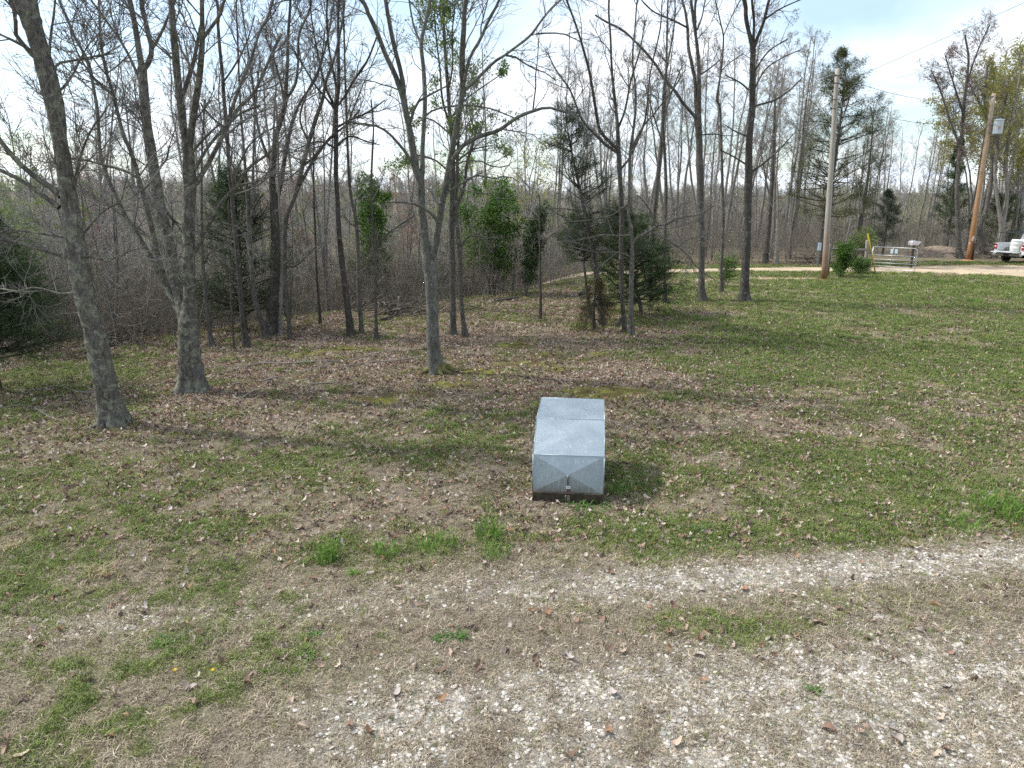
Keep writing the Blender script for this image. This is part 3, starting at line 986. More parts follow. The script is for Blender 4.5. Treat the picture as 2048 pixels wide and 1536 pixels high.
def traced_tree(name, label, stems, mat, seed, group=None, detail=1.0, leaves=None, sides=12, twigmat=None, depth=0.35, extend=3.0, cat_='tree',
                twig_len=(0.5, 1.6), n1=3.2, rscale=1.0, up=0.08, buds=None, wg=1.0):
    """stems: list of [(u,v,width px), ...] seen in the photograph; the first one stands on the ground"""
    rng = np.random.default_rng(seed)
    u0, v0 = stems[0][0][:2]
    B = on_ground(u0, v0)
    Y0 = B[1]
    placed = []      # pixel pts + Y of what stands already
    P3 = []
    for si, st in enumerate(stems):
        st = [tuple(q) for q in st]
        if si == 0:
            ys = Y0; slope = rng.uniform(-0.04, 0.04)
        else:
            pu = np.array([q[0] for q in placed]); pv = np.array([q[1] for q in placed]); py = np.array([q[2] for q in placed])
            k = np.argmin((pu - st[0][0]) ** 2 + (pv - st[0][1]) ** 2)
            ys = py[k]; slope = rng.uniform(-1, 1) * depth
        acc_ = 0.0; pts = []; rad = []
        for i, (u, v, w) in enumerate(st):
            if i > 0:
                acc_ += math.hypot(u - st[i - 1][0], v - st[i - 1][1]) * px_at(ys, v)
            Y = ys + slope * acc_
            p = onY(u, v, Y)
            pts.append(p); rad.append(w * px_at(Y, v) * 0.5 * rscale)
            placed.append((u, v, Y))
            if i > 0:
                for f in (0.33, 0.66):
                    a_ = st[i - 1]
                    placed.append((a_[0] * (1 - f) + u * f, a_[1] * (1 - f) + v * f, Y))
        if si == 0:
            pts[0] = B.copy(); pts[0][2] -= 0.06
        if st[-1][1] <= 25 and extend > 0:
            d = unit(np.array(pts[-1]) - np.array(pts[-2])); r_ = rad[-1]
            e = extend * min(1.0, r_ / 0.05 + 0.35)
            for f in (0.5, 1.0):
                q = pts[-1] + d * e * 0.5 + rng.normal(size=3) * 0.12 * e * 0.5
                pts.append(q); rad.append(max(0.006, r_ * (1 - 0.75 * f)))
        P3.append((np.array(pts) - B, np.array(rad)))
    root = thing(name, tuple(B), label, cat_, group)
    parts = []
    for si, (p, r) in enumerate(P3):
        sd = sides if r.mean() > 0.06 else (8 if r.mean() > 0.025 else 6)
        parts.append(trunk_tube(rng, p, r, sd, B, flare=(si == 0), rough=0.05 if si == 0 else 0.04, ridge=0.07 if (sides >= 20 and r.mean() > 0.05) else 0.0))
    v, q = stack(parts)
    link('trunk', mesh_np('trunk', v, [q]), mat, root)
    # crown: branches grown from the traced stems
    K0 = 16
    LP = []; LR = []; LN = []
    for si, (p, r) in enumerate(P3):
        a_, b_ = resample(p, r, K0)
        LP.append(a_); LR.append(b_); LN.append(np.linalg.norm(np.diff(a_, axis=0), axis=1).sum())
    LP = np.array(LP); LR = np.array(LR); LN = np.array(LN)
    t0 = np.where(np.arange(len(LN)) == 0, 0.42, 0.12)
    n_1 = np.maximum(2, (LN * n1 * 1.35 * detail * (1 - t0)).astype(int))
    tubes = []
    big_p = []; big_r = []
    for i in range(len(LN)):
        p1, r1 = grow(rng, LP[i:i + 1], LR[i:i + 1], int(n_1[i]), float(t0[i]), 1.0, (24, 62), wig=0.13 * wg, up=up, K=8, fixed_len=twig_len, rr=0.55, slim=0.0095, tip=0.0045)
        big_p.append(p1); big_r.append(r1)
    p1 = np.concatenate(big_p); r1 = np.concatenate(big_r)
    tubes.append(tube_arrays(p1, r1, 4))
    p2, r2 = grow(rng, p1, r1, int(round(7 * detail)), 0.15, 1.0, (20, 52), (0.32, 0.75), 0.13 * wg, 0.06, 5, 0.0038, 0.75)
    tubes.append(tube_arrays(p2, r2, 3))
    p3, r3 = grow(rng, p2, r2, int(round(4 * detail)), 0.2, 1.0, (20, 50), (0.4, 0.85), 0.13 * wg, 0.05, 4, 0.0034, 0.85)
    tubes.append(tube_arrays(p3, r3, 3))
    v, q = stack(tubes)
    link('crown', mesh_np('crown', v, [q]), twigmat or M_TWIG, root)
    if leaves:
        lm, cnt, size = leaves
        v, q = leaf_quads(rng, p3, cnt, size, 0.05)
        link('foliage', mesh_np('foliage', v, [q], False), lm, root)
    if buds:
        lm, cnt, size = buds
        v, q = leaf_quads(rng, p3, cnt, size, 0.02, t0=0.6)
        link('buds', mesh_np('buds', v, [q], False), lm, root)
    return root


# --- the large trees nearest the lawn
traced_tree('bare_tree', 'thick leaning lichen-blotched tree at far left of the lawn', [
    [(228, 850, 58), (218, 803, 44), (205, 740, 40), (188, 660, 38), (172, 600, 38), (160, 540, 38), (150, 480, 36), (143, 430, 31), (136, 380, 28), (126, 320, 28), (118, 275, 27), (113, 235, 32), (104, 190, 34), (90, 135, 34), (77, 90, 31), (67, 55, 32), (57, 25, 38), (49, -5, 42)],
    [(122, 392, 15), (110, 380, 12), (75, 357, 11), (32, 320, 10), (0, 280, 9), (-30, 235, 8)],
    [(118, 415, 12), (96, 398, 10), (75, 383, 9), (45, 362, 8), (0, 340, 8), (-40, 325, 6)],
    [(150, 378, 5), (156, 335, 5), (165, 300, 5), (185, 255, 4), (205, 230, 4), (216, 212, 3)],
    [(100, 142, 7), (125, 123, 5), (155, 120, 5), (190, 112, 4), (228, 107, 3)],
    [(114, 187, 6), (140, 160, 5), (155, 130, 4), (175, 92, 3), (195, 70, 2)],
    [(98, 135, 7), (99, 100, 6), (103, 60, 5), (110, 5, 4)],
    [(70, 112, 12), (55, 97, 9), (38, 82, 8), (31, 65, 8), (31, 30, 7), (22, 8, 6)],
    [(50, 93, 7), (20, 78, 5), (0, 69, 4), (-30, 60, 3)],
    [(145, 518, 12), (120, 510, 10), (75, 496, 9), (30, 484, 7), (0, 478, 6), (-40, 470, 5)],
    [(143, 478, 7), (105, 470, 5), (60, 464, 5), (0, 455, 4), (-40, 450, 3)],
    [(155, 584, 6), (120, 588, 5), (95, 580, 4), (62, 575, 4), (38, 583, 4), (0, 577, 3)],
    [(166, 512, 6), (195, 516, 4), (212, 524, 4), (235, 512, 3), (262, 500, 3), (285, 495, 2)],
    [(165, 470, 5), (190, 440, 4), (210, 420, 3), (240, 405, 3)],
], M_BARK_L, 1, detail=1.1, sides=26, twig_len=(0.4, 1.7), n1=3.6)

traced_tree('bare_tree', 'broad multi-stemmed lichen-covered tree second from the left of the lawn', [
    [(384, 782, 62), (383, 755, 50), (380, 720, 43), (378, 680, 40), (376, 650, 36), (377, 620, 26), (378, 590, 22), (378, 540, 22), (378, 490, 22), (377, 440, 23), (378, 400, 24), (380, 365, 26), (378, 330, 23), (376, 300, 22), (370, 270, 16), (365, 250, 15), (360, 200, 14), (354, 150, 14), (350, 100, 13), (345, 50, 12), (341, -4, 11)],
    [(377, 300, 14), (382, 265, 14), (390, 212, 14), (398, 162, 13), (403, 112, 12), (405, 75, 10), (404, 25, 9), (404, -5, 9)],
    [(405, 78, 8), (422, 55, 7), (440, 30, 7), (450, -3, 6)],
    [(366, 190, 9), (376, 160, 9), (388, 120, 8), (397, 75, 7), (404, 40, 5)],
    [(388, 372, 11), (397, 360, 10), (412, 335, 10), (432, 298, 9), (452, 258, 9), (478, 215, 8), (505, 190, 7), (525, 150, 6), (545, 105, 6), (563, 68, 5)],
    [(452, 256, 7), (458, 235, 7), (470, 200, 7), (485, 160, 6), (500, 125, 6), (520, 62, 5), (540, 22, 5)],
    [(382, 345, 7), (395, 330, 7), (412, 300, 6), (440, 265, 6), (470, 235, 5), (490, 222, 4), (520, 212, 4)],
    [(372, 655, 26), (362, 610, 22), (355, 575, 20), (345, 520, 20), (335, 470, 21), (322, 425, 20), (315, 384, 20), (307, 335, 20), (299, 285, 19), (293, 245, 18), (289, 200, 18), (286, 160, 17), (284, 135, 16)],
    [(284, 138, 13), (277, 95, 12), (270, 50, 11), (262, 12, 11), (258, -6, 10)],
    [(287, 140, 12), (297, 125, 11), (304, 100, 10), (298, 75, 10), (290, 37, 9), (282, -3, 9)],
    [(304, 98, 7), (315, 80, 6), (330, 50, 6), (338, 28, 5), (350, -4, 4)],
    [(358, 625, 14), (345, 598, 12), (325, 559, 12), (300, 514, 11), (280, 479, 11), (252, 436, 10), (232, 395, 9), (220, 368, 8), (207, 332, 8), (198, 287, 7), (195, 225, 7), (187, 175, 6), (177, 125, 6), (150, 75, 6), (135, 37, 5), (117, -3, 5)],
    [(340, 590, 12), (325, 545, 11), (310, 489, 11), (297, 429, 10), (287, 391, 10), (276, 352, 9), (265, 312, 8), (247, 270, 8), (237, 232, 7), (225, 182, 6), (212, 142, 6), (205, 105, 6), (200, 62, 5), (198, -3, 5)],
    [(276, 356, 6), (250, 341, 6), (220, 333, 5), (190, 325, 4), (160, 318, 4), (130, 316, 3)],
    [(228, 190, 5), (195, 165, 5), (175, 140, 4), (150, 95, 4), (140, 60, 3)],
    [(286, 175, 6), (262, 120, 6), (240, 80, 5), (215, 45, 5), (190, 10, 4), (180, -4, 4)],
    [(386, 512, 10), (398, 488, 9), (408, 462, 9), (424, 438, 9), (432, 420, 8), (445, 402, 8), (460, 385, 7), (478, 365, 7), (498, 335, 6), (522, 318, 5), (545, 300, 5), (553, 275, 4)],
    [(425, 437, 4), (440, 444, 4), (465, 450, 3), (490, 458, 3), (505, 468, 2)],
    [(316, 400, 6), (335, 425, 6), (355, 450, 5), (368, 468, 4)],
    [(378, 315, 6), (395, 292, 5), (420, 265, 4), (440, 248, 3)],
], M_BARK_L, 2, detail=1.0, sides=26, twig_len=(0.5, 2.0), n1=3.0)

traced_tree('bare_tree', 'forked grey oak standing alone at the middle of the lawn', [
    [(873, 744, 40), (870, 722, 31), (867, 695, 25), (865, 650, 23), (864, 600, 23), (862, 560, 24), (858, 530, 26), (856, 510, 25), (850, 485, 18), (847, 450, 16), (843, 420, 15), (842, 390, 15), (840, 360, 16), (832, 337, 14), (820, 262, 13), (812, 225, 12), (805, 190, 13), (790, 150, 10), (770, 107, 9), (752, 60, 9), (735, 25, 8), (719, -4, 8)],
    [(806, 193, 10), (806, 170, 9), (800, 137, 9), (787, 87, 9), (775, 25, 8), (770, -5, 8)],
    [(842, 365, 12), (845, 337, 10), (845, 300, 9), (848, 250, 9), (850, 200, 9), (847, 137, 8), (842, 87, 8), (850, 50, 7), (861, -4, 7)],
    [(845, 90, 5), (835, 72, 5), (826, 45, 4), (818, -3, 4)],
    [(858, 522, 20), (868, 500, 15), (876, 460, 14), (880, 430, 14), (885, 400, 13), (893, 365, 13), (899, 330, 12), (907, 285, 11), (917, 230, 11), (925, 180, 12), (924, 120, 12), (928, 50, 10), (933, -5, 9)],
    [(905, 320, 9), (912, 308, 9), (930, 288, 8), (962, 272, 8), (995, 262, 8), (1020, 245, 7), (1040, 232, 7), (1067, 222, 6), (1095, 215, 5), (1122, 222, 5), (1148, 232, 4), (1175, 262, 3)],
    [(927, 183, 8), (935, 175, 7), (962, 150, 6), (987, 125, 6), (1010, 110, 5), (1037, 90, 5), (1062, 70, 5), (1082, 42, 4), (1100, 20, 4), (1126, -3, 3)],
    [(929, 160, 7), (933, 140, 6), (942, 110, 6), (960, 80, 6), (975, 45, 6), (990, 17, 6), (1000, -4, 5)],
    [(878, 445, 7), (862, 427, 6), (845, 415, 5), (825, 407, 5), (800, 404, 4), (772, 405, 4)],
    [(822, 243, 6), (831, 210, 5), (845, 198, 5), (870, 184, 4), (894, 172, 3)],
    [(836, 350, 7), (815, 310, 6), (795, 285, 5), (775, 264, 5), (755, 253, 4), (730, 248, 4), (698, 245, 3)],
    [(850, 232, 5), (868, 220, 4), (900, 213, 4), (940, 211, 4), (980, 217, 3), (1005, 226, 3), (1040, 240, 2)],
    [(892, 385, 6), (915, 372, 5), (935, 358, 5), (960, 350, 4), (985, 358, 3), (1015, 352, 3), (1040, 365, 2)],
    [(1010, 110, 4), (1025, 112, 4), (1045, 122, 3), (1060, 135, 3), (1090, 145, 2), (1110, 160, 2)],
    [(1066, 222, 4), (1068, 200, 3), (1072, 180, 3), (1070, 160, 3), (1074, 130, 2), (1078, 75, 2)],
    [(1072, 68, 4), (1100, 66, 3), (1128, 68, 3), (1150, 78, 2), (1165, 85, 2)],
    [(895, 345, 4), (920, 325, 3), (960, 322, 3), (990, 335, 3), (1020, 330, 2)],
], M_BARK_O, 3, detail=0.75, sides=22, twig_len=(0.4, 1.6), n1=2.2, up=0.02, wg=1.5)
# mossy roots at its foot
_b = on_ground(873, 744)
mb = MB()
for k, a in enumerate((0.1, -0.5, 1.1, 2.6, 3.5, -1.2)):
    L_ = (0.95, .5, .5, .45, .5, .45)[k]
    mb.tube([(0.12 * math.cos(a), 0.12 * math.sin(a), 0.16), (L_ * .45 * math.cos(a), L_ * .45 * math.sin(a), 0.05), (L_ * math.cos(a + .15), L_ * math.sin(a + .15), -0.02)], [0.10, 0.06, 0.02], 7)
mb.obj('surface_roots', flat('mossy_root', (0.13, 0.12, 0.045), 0.95, var=0.5, scale=9, bmp=0.5), bpy.data.objects['bare_tree.002'], smooth_shade=True)

for nm_, u_, v_, rr_, mt_ in (('bare_tree', 228, 850, 0.19, M_BARK_L), ('bare_tree.001', 384, 782, 0.22, M_BARK_L)):
    mb = MB()
    for k in range(8):
        a = k * 0.785 + 0.3 * math.sin(k * 7.1); L_ = rr_ * (1.7 + 0.9 * abs(math.sin(k * 3.3)))
        mb.tube([(rr_ * .45 * math.cos(a), rr_ * .45 * math.sin(a), 0.26), (rr_ * 1.0 * math.cos(a), rr_ * 1.0 * math.sin(a), 0.09), (L_ * math.cos(a + .2), L_ * math.sin(a + .2), -0.03)], [0.09, 0.05, 0.015], 8)
    mb.obj('surface_roots', mt_, bpy.data.objects[nm_], smooth_shade=True)

# --- the row behind
MID = [
 ('two-stemmed tree with pale green young leaves behind the middle oak', M_BARK_G, 4, [
    [(906, 670, 17), (906, 640, 13), (905, 580, 12), (905, 520, 12), (903, 480, 12), (905, 420, 12), (905, 370, 10), (906, 330, 9), (904, 280, 8), (899, 220, 8), (894, 150, 7), (889, 80, 6), (885, -4, 5)],
    [(906, 435, 8), (915, 408, 8), (925, 385, 7), (931, 360, 6), (933, 330, 6), (945, 290, 5), (957, 245, 4)],
    [(903, 260, 5), (885, 200, 5), (880, 140, 4), (872, 70, 4), (868, -4, 3)],
    [(897, 180, 4), (905, 130, 4), (905, 60, 3), (910, -4, 3)],
    [(905, 350, 4), (870, 320, 3), (835, 310, 3)], [(906, 330, 4), (945, 300, 3), (990, 290, 2)], [(900, 240, 4), (930, 200, 3), (1000, 150, 2)], [(902, 270, 4), (865, 240, 3), (835, 235, 2)],
   ], dict(leaves=(M_GREEN, 15000, (0.045, 0.095)), detail=0.9, n1=3.4)),
 ('dark thin leaning trunk just right of the leafing tree', M_BARK_D, 5, [
    [(932, 674, 14), (927, 645, 9), (922, 600, 9), (921, 560, 9), (919, 510, 9), (916, 470, 8), (913, 430, 7), (912, 390, 7), (915, 330, 6), (917, 270, 5), (920, 200, 5), (926, 100, 4), (930, -3, 3)],
    [(919, 500, 4), (930, 480, 3), (945, 470, 3), (970, 478, 2)]], dict(detail=0.7, n1=2.0)),
 ('straight dark tree with a radiating branch whorl left of the middle oak', M_BARK_D, 6, [
    [(703, 672, 18), (697, 630, 14), (692, 590, 12), (687, 550, 11), (682, 510, 11), (678, 460, 10), (675, 400, 9), (672, 350, 9), (672, 300, 9), (672, 250, 9), (672, 215, 9), (677, 170, 7), (677, 100, 6), (678, -3, 5)],
    [(672, 218, 6), (660, 195, 5), (648, 165, 5), (636, 110, 4), (625, 50, 3), (620, -3, 3)], [(674, 212, 6), (690, 192, 5), (705, 165, 5), (735, 120, 4), (755, 70, 3)],
    [(673, 222, 5), (655, 200, 4), (630, 170, 4), (600, 120, 3), (575, 80, 2)], [(675, 185, 5), (668, 150, 5), (656, 80, 4), (655, -3, 4)],
    [(674, 255, 5), (700, 240, 4), (735, 225, 4), (770, 200, 2)], [(676, 290, 5), (700, 272, 4), (730, 282, 3), (760, 290, 2)],
    [(674, 300, 5), (650, 285, 4), (625, 285, 3), (590, 300, 2)], [(671, 268, 6), (655, 280, 5), (640, 300, 5), (615, 325, 4), (580, 355, 3)]], dict(detail=1.0, n1=2.6, twig_len=(0.5, 1.8))),
 ('slim grey tree with a kink in its trunk beside the straight dark one', M_BARK_G, 7, [
    [(723, 666, 13), (722, 640, 9), (718, 590, 9), (717, 540, 8), (715, 480, 8), (712, 440, 7), (703, 400, 6), (699, 370, 6), (697, 340, 6), (695, 290, 5), (692, 200, 5), (690, 140, 4), (688, 60, 4), (686, -3, 3)],
    [(712, 440, 3), (711, 420, 3), (711, 400, 2)], [(694, 250, 3), (708, 215, 3), (730, 160, 2), (760, 90, 2)]], dict(detail=0.9, n1=2.4)),
 ('thin reddish-brown sapling trunk in front of the green bush', M_BARK_D, 8, [
    [(753, 681, 10), (752, 640, 6), (751, 590, 6), (752, 540, 6), (751, 490, 5), (746, 450, 5), (743, 400, 5), (743, 350, 4), (745, 300, 4), (747, 250, 3), (742, 200, 3)],
    [(751, 488, 4), (765, 478, 4), (785, 460, 3), (805, 447, 3), (830, 430, 2)], [(751, 488, 3), (735, 475, 3), (718, 462, 2)], [(750, 520, 3), (735, 535, 3), (712, 560, 2)]], dict(detail=0.8, n1=2.4)),
 ('massive dark trunk with upright stems in the left group', M_BARK_D, 9, [
    [(543, 668, 36), (545, 640, 28), (547, 590, 23), (550, 540, 20), (551, 490, 20), (550, 450, 18), (547, 400, 16), (544, 370, 13), (547, 325, 12), (552, 275, 10), (560, 245, 10), (570, 212, 9), (572, 175, 8), (575, 125, 6), (576, 75, 6), (581, -3, 5)],
    [(549, 420, 10), (560, 375, 9), (570, 312, 9), (580, 262, 8), (597, 212, 6), (617, 180, 5), (635, 150, 4), (652, 90, 4), (665, 20, 3)],
    [(571, 200, 6), (590, 170, 6), (596, 130, 5), (598, 70, 5), (615, 30, 4), (625, -3, 3)],
    [(546, 330, 6), (530, 300, 6), (515, 250, 5), (508, 190, 5), (500, 130, 4), (490, 60, 3), (480, -3, 3)],
    [(570, 205, 5), (560, 160, 4), (545, 110, 4), (530, 70, 3)]], dict(detail=0.95, n1=2.4, twig_len=(0.5, 1.8))),
 ('tree curving out to the right from the foot of the massive dark trunk', M_BARK_G, 10, [
    [(581, 680, 10), (577, 640, 8), (572, 590, 8), (570, 540, 8), (569, 490, 9), (572, 440, 9), (580, 415, 9), (592, 385, 9), (612, 305, 9), (632, 237, 8), (645, 200, 7), (652, 162, 6), (670, 112, 5), (685, 40, 4), (690, -3, 3)],
    [(590, 390, 7), (610, 350, 7), (640, 300, 6), (665, 272, 5), (692, 250, 4), (720, 220, 3)],
    [(618, 285, 5), (600, 240, 4), (612, 190, 4), (640, 130, 3), (650, 60, 3)], [(574, 535, 4), (595, 530, 4), (615, 510, 3), (640, 485, 2)]], dict(detail=0.9, n1=2.4, twig_len=(0.5, 1.8))),
 ('pale thin stem pressed against the massive dark trunk', M_BARK_P, 11, [
    [(561, 671, 9), (561, 620, 7), (563, 570, 7), (564, 520, 6), (563, 470, 5), (560, 430, 5), (558, 390, 4), (556, 300, 4), (552, 200, 3)]], dict(detail=0.8, n1=2.0)),
 ('leaning forked tree with a snapped dark stub left of the massive trunk', M_BARK_G, 12, [
    [(530, 677, 15), (524, 650, 11), (515, 620, 11), (509, 590, 10), (505, 560, 9), (502, 520, 9), (500, 480, 10), (498, 440, 12), (496, 410, 8), (493, 370, 7), (490, 330, 6), (487, 290, 5), (482, 230, 5), (478, 150, 4), (475, 70, 4), (473, -3, 3)],
    [(502, 435, 7), (510, 412, 5), (518, 398, 5), (526, 388, 4)], [(504, 430, 6), (505, 390, 6), (506, 340, 5), (508, 280, 4), (512, 200, 4), (520, 120, 3)]], dict(detail=0.8, n1=2.2)),
 ('tall straight grey tree rising out of the soft dark cedar', M_BARK_D, 13, [
    [(494, 693, 17), (488, 660, 12), (484, 620, 11), (480, 570, 10), (476, 520, 10), (472, 480, 9), (468, 440, 9), (465, 400, 9), (460, 350, 8), (456, 300, 8), (453, 250, 8), (448, 200, 8), (445, 150, 7), (440, 100, 7), (436, 50, 6), (432, -3, 6)],
    [(452, 255, 5), (435, 245, 4), (415, 225, 4), (400, 205, 3)], [(462, 380, 5), (475, 340, 4), (492, 300, 4), (520, 270, 3), (560, 250, 2)], [(446, 165, 4), (470, 130, 4), (495, 80, 3), (510, 30, 2)]], dict(detail=0.9, n1=2.4)),
 ('pencil-thin reddish sapling below the dark cedar', M_BARK_D, 14, [
    [(468, 700, 5), (466, 660, 4), (463, 620, 4), (461, 560, 3), (459, 500, 3), (458, 450, 3), (457, 400, 2)]], dict(detail=0.5, n1=2.0, twig_len=(0.3, 0.9))),
 ('leaning pale grey trunk just right of the broad lichen tree', M_BARK_G, 15, [
    [(425, 692, 15), (420, 670, 9), (416, 640, 9), (412, 600, 8), (408, 560, 8), (405, 520, 7), (404, 460, 6), (403, 400, 5), (404, 300, 4), (410, 200, 3)],
    [(406, 540, 4), (415, 510, 3), (430, 500, 2)]], dict(detail=0.7, n1=2.0)),
 ('very thin upright sapling between the massive trunk and the straight dark tree', M_BARK_D, 16, [
    [(641, 648, 7), (638, 610, 5), (634, 560, 5), (632, 510, 4), (630, 450, 4), (628, 400, 4), (627, 300, 3), (630, 230, 2)]], dict(detail=0.8, n1=2.4)),
 ('slim bare sapling standing alone between oak and cedar', M_BARK_D, 17, [
    [(1081, 640, 7), (1081, 600, 6), (1080, 560, 5), (1080, 520, 4), (1080, 480, 3), (1079, 430, 3), (1079, 390, 2)],
    [(1080, 500, 3), (1092, 480, 2), (1110, 465, 2)], [(1080, 520, 3), (1062, 500, 2), (1050, 480, 2)]], dict(detail=0.7, n1=3.0, twig_len=(0.3, 1.2))),
 ('crooked grey tree standing right of the drooping cedar', M_BARK_G, 20, [
    [(1263, 672, 13), (1262, 640, 10), (1262, 590, 10), (1263, 550, 10), (1264, 510, 9), (1263, 478, 8), (1262, 455, 8), (1256, 430, 7), (1258, 400, 6), (1259, 350, 6), (1261, 300, 6), (1268, 250, 5), (1272, 190, 4), (1265, 120, 4), (1270, 60, 3), (1275, -3, 3)],
    [(1265, 488, 6), (1275, 475, 5), (1300, 462, 5), (1312, 452, 4), (1335, 448, 4), (1360, 436, 3), (1400, 428, 3), (1430, 410, 2)],
    [(1263, 470, 5), (1240, 472, 4), (1205, 470, 4), (1170, 478, 3), (1130, 485, 2)], [(1263, 515, 4), (1248, 508, 4), (1235, 505, 4), (1200, 505, 3), (1170, 500, 3), (1120, 490, 2)],
    [(1259, 405, 4), (1225, 430, 3), (1180, 440, 3), (1130, 445, 2)], [(1300, 462, 3), (1335, 480, 3), (1370, 505, 3), (1400, 540, 2), (1430, 560, 2)],
    [(1310, 452, 4), (1305, 430, 3), (1290, 405, 3), (1275, 390, 2)], [(1262, 300, 4), (1285, 255, 4), (1310, 225, 3), (1345, 180, 3), (1370, 140, 2)]], dict(detail=0.9, n1=2.6, twig_len=(0.4, 1.5), up=0.0, wg=1.6)),
 ('tall tree with a long arching left limb behind the drooping cedar', M_BARK_D, 21, [
    [(1250, 663, 10), (1246, 620, 8), (1243, 560, 9), (1242, 500, 9), (1243, 440, 10), (1241, 375, 10), (1237, 300, 9), (1235, 250, 7), (1230, 200, 6), (1224, 145, 5), (1221, 75, 4), (1218, -3, 4)],
    [(1236, 298, 7), (1222, 286, 7), (1200, 260, 6), (1191, 215, 6), (1180, 150, 5), (1170, 110, 5), (1155, 60, 4), (1132, -3, 4)],
    [(1236, 306, 6), (1210, 288, 6), (1180, 258, 5), (1162, 235, 4), (1140, 180, 4), (1112, 140, 3), (1095, 105, 2)],
    [(1235, 260, 5), (1250, 220, 4), (1262, 160, 4), (1280, 100, 3), (1290, 40, 2)], [(1240, 340, 5), (1262, 310, 4), (1290, 240, 4), (1300, 150, 3), (1320, 60, 3), (1325, -3, 2)]], dict(detail=0.9, n1=2.4)),
 ('slim straight grey tree right of the crooked one', M_BARK_G, 22, [
    [(1330, 607, 11), (1329, 570, 8), (1328, 530, 7), (1329, 480, 7), (1331, 430, 7), (1332, 375, 7), (1329, 300, 6), (1325, 237, 5), (1328, 175, 5), (1333, 137, 4), (1347, 62, 3), (1350, -3, 3)],
    [(1327, 240, 3), (1345, 180, 3), (1365, 130, 2)], [(1329, 300, 3), (1310, 240, 3), (1290, 170, 2)]], dict(detail=0.9, n1=2.6)),
 ('dark leaning trunk rising behind the low dark cedar', M_BARK_D, 23, [
    [(1298, 600, 11), (1301, 530, 10), (1305, 462, 9), (1312, 387, 8), (1320, 312, 8), (1326, 240, 7), (1332, 150, 5), (1334, 70, 4), (1336, -3, 3)]], dict(detail=0.8, n1=2.2)),
 ('large forked trunk with a long rising left limb, left of the pair by the grass', M_BARK_D, 24, [
    [(1405, 603, 22), (1403, 575, 13), (1403, 540, 12), (1403, 500, 13), (1401, 400, 13), (1400, 330, 13), (1398, 275, 13), (1396, 240, 14), (1398, 200, 9), (1398, 162, 8), (1397, 120, 7), (1392, 75, 6), (1385, 25, 6), (1382, -4, 6)],
    [(1395, 232, 10), (1392, 200, 8), (1390, 162, 7), (1384, 130, 7), (1377, 95, 6), (1375, 55, 6), (1370, 20, 5), (1364, -4, 5)],
    [(1394, 238, 8), (1389, 232, 7), (1367, 207, 6), (1350, 182, 6), (1330, 160, 6), (1312, 130, 5), (1287, 100, 5), (1267, 80, 4), (1245, 60, 4), (1215, 45, 4), (1190, 30, 3)],
    [(1374, 55, 4), (1345, 40, 4), (1310, 25, 3), (1290, 8, 3), (1280, -3, 2)], [(1392, 72, 5), (1390, 35, 5), (1392, -4, 5)], [(1394, 60, 4), (1405, 30, 3), (1412, -3, 3)],
    [(1399, 150, 4), (1418, 138, 3), (1440, 120, 2)], [(1402, 270, 3), (1430, 268, 3), (1450, 272, 2)]], dict(detail=0.85, n1=2.4)),
 ('thin wavy grey tree between the two large trunks by the grass', M_BARK_G, 25, [
    [(1443, 585, 12), (1443, 560, 8), (1443, 525, 7), (1446, 450, 7), (1445, 375, 6), (1442, 275, 5), (1440, 217, 5), (1434, 200, 5), (1439, 162, 4), (1444, 125, 4), (1447, 75, 3), (1442, 50, 3), (1432, 5, 2)],
    [(1447, 72, 2), (1458, 45, 2), (1478, 5, 2)], [(1444, 140, 2), (1460, 125, 2), (1485, 108, 2)]], dict(detail=0.8, n1=2.4, buds=(M_BUD_T, 1500, (0.03, 0.06)))),
 ('largest straight trunk at the edge of the bright grass', M_BARK_D, 26, [
    [(1488, 602, 28), (1489, 580, 20), (1490, 555, 17), (1493, 500, 16), (1495, 450, 15), (1496, 400, 15), (1498, 300, 14), (1499, 275, 13), (1504, 225, 12), (1505, 175, 12), (1505, 125, 11), (1506, 95, 12), (1499, 70, 8), (1492, 37, 8), (1487, -4, 8)],
    [(1506, 98, 6), (1507, 75, 5), (1508, 40, 5), (1504, -4, 5)], [(1508, 95, 8), (1515, 75, 7), (1527, 45, 6), (1535, 12, 6), (1540, -5, 6)],
    [(1506, 214, 5), (1520, 209, 4), (1550, 200, 4), (1580, 180, 3), (1605, 155, 2)], [(1502, 345, 5), (1520, 332, 4), (1545, 312, 4), (1562, 295, 3), (1590, 265, 2)],
    [(1494, 272, 4), (1475, 265, 3), (1450, 250, 2)], [(1530, 38, 4), (1562, 17, 3), (1600, 0, 2), (1630, -10, 2)], [(1508, 145, 4), (1520, 125, 3), (1540, 100, 3), (1575, 78, 2)],
    [(1497, 180, 4), (1480, 165, 3), (1450, 150, 2)], [(1494, 330, 4), (1465, 312, 3), (1440, 300, 2)], [(1508, 180, 3), (1530, 140, 3), (1560, 118, 2), (1600, 100, 2)]], dict(detail=0.85, n1=2.6, buds=(M_BUD_T, 3500, (0.03, 0.07)))),
 ('pale dead snag beyond the dirt road', M_BARK_P, 27, [
    [(1553, 529, 10), (1553, 510, 8), (1554, 490, 7), (1555, 450, 6), (1556, 400, 4), (1553, 350, 3)], [(1555, 440, 3), (1545, 415, 2), (1538, 400, 2)], [(1556, 430, 3), (1568, 400, 2)]], dict(detail=0.5, n1=1.6)),
 ('stout trunk beyond the road left of the pale snag', M_BARK_D, 28, [
    [(1530, 527, 14), (1533, 500, 11), (1536, 460, 10), (1541, 400, 9), (1545, 340, 7), (1548, 260, 5), (1550, 190, 3)], [(1541, 400, 4), (1530, 350, 3), (1520, 290, 2)]], dict(detail=0.9, n1=2.6, twig_len=(0.8, 2.5))),
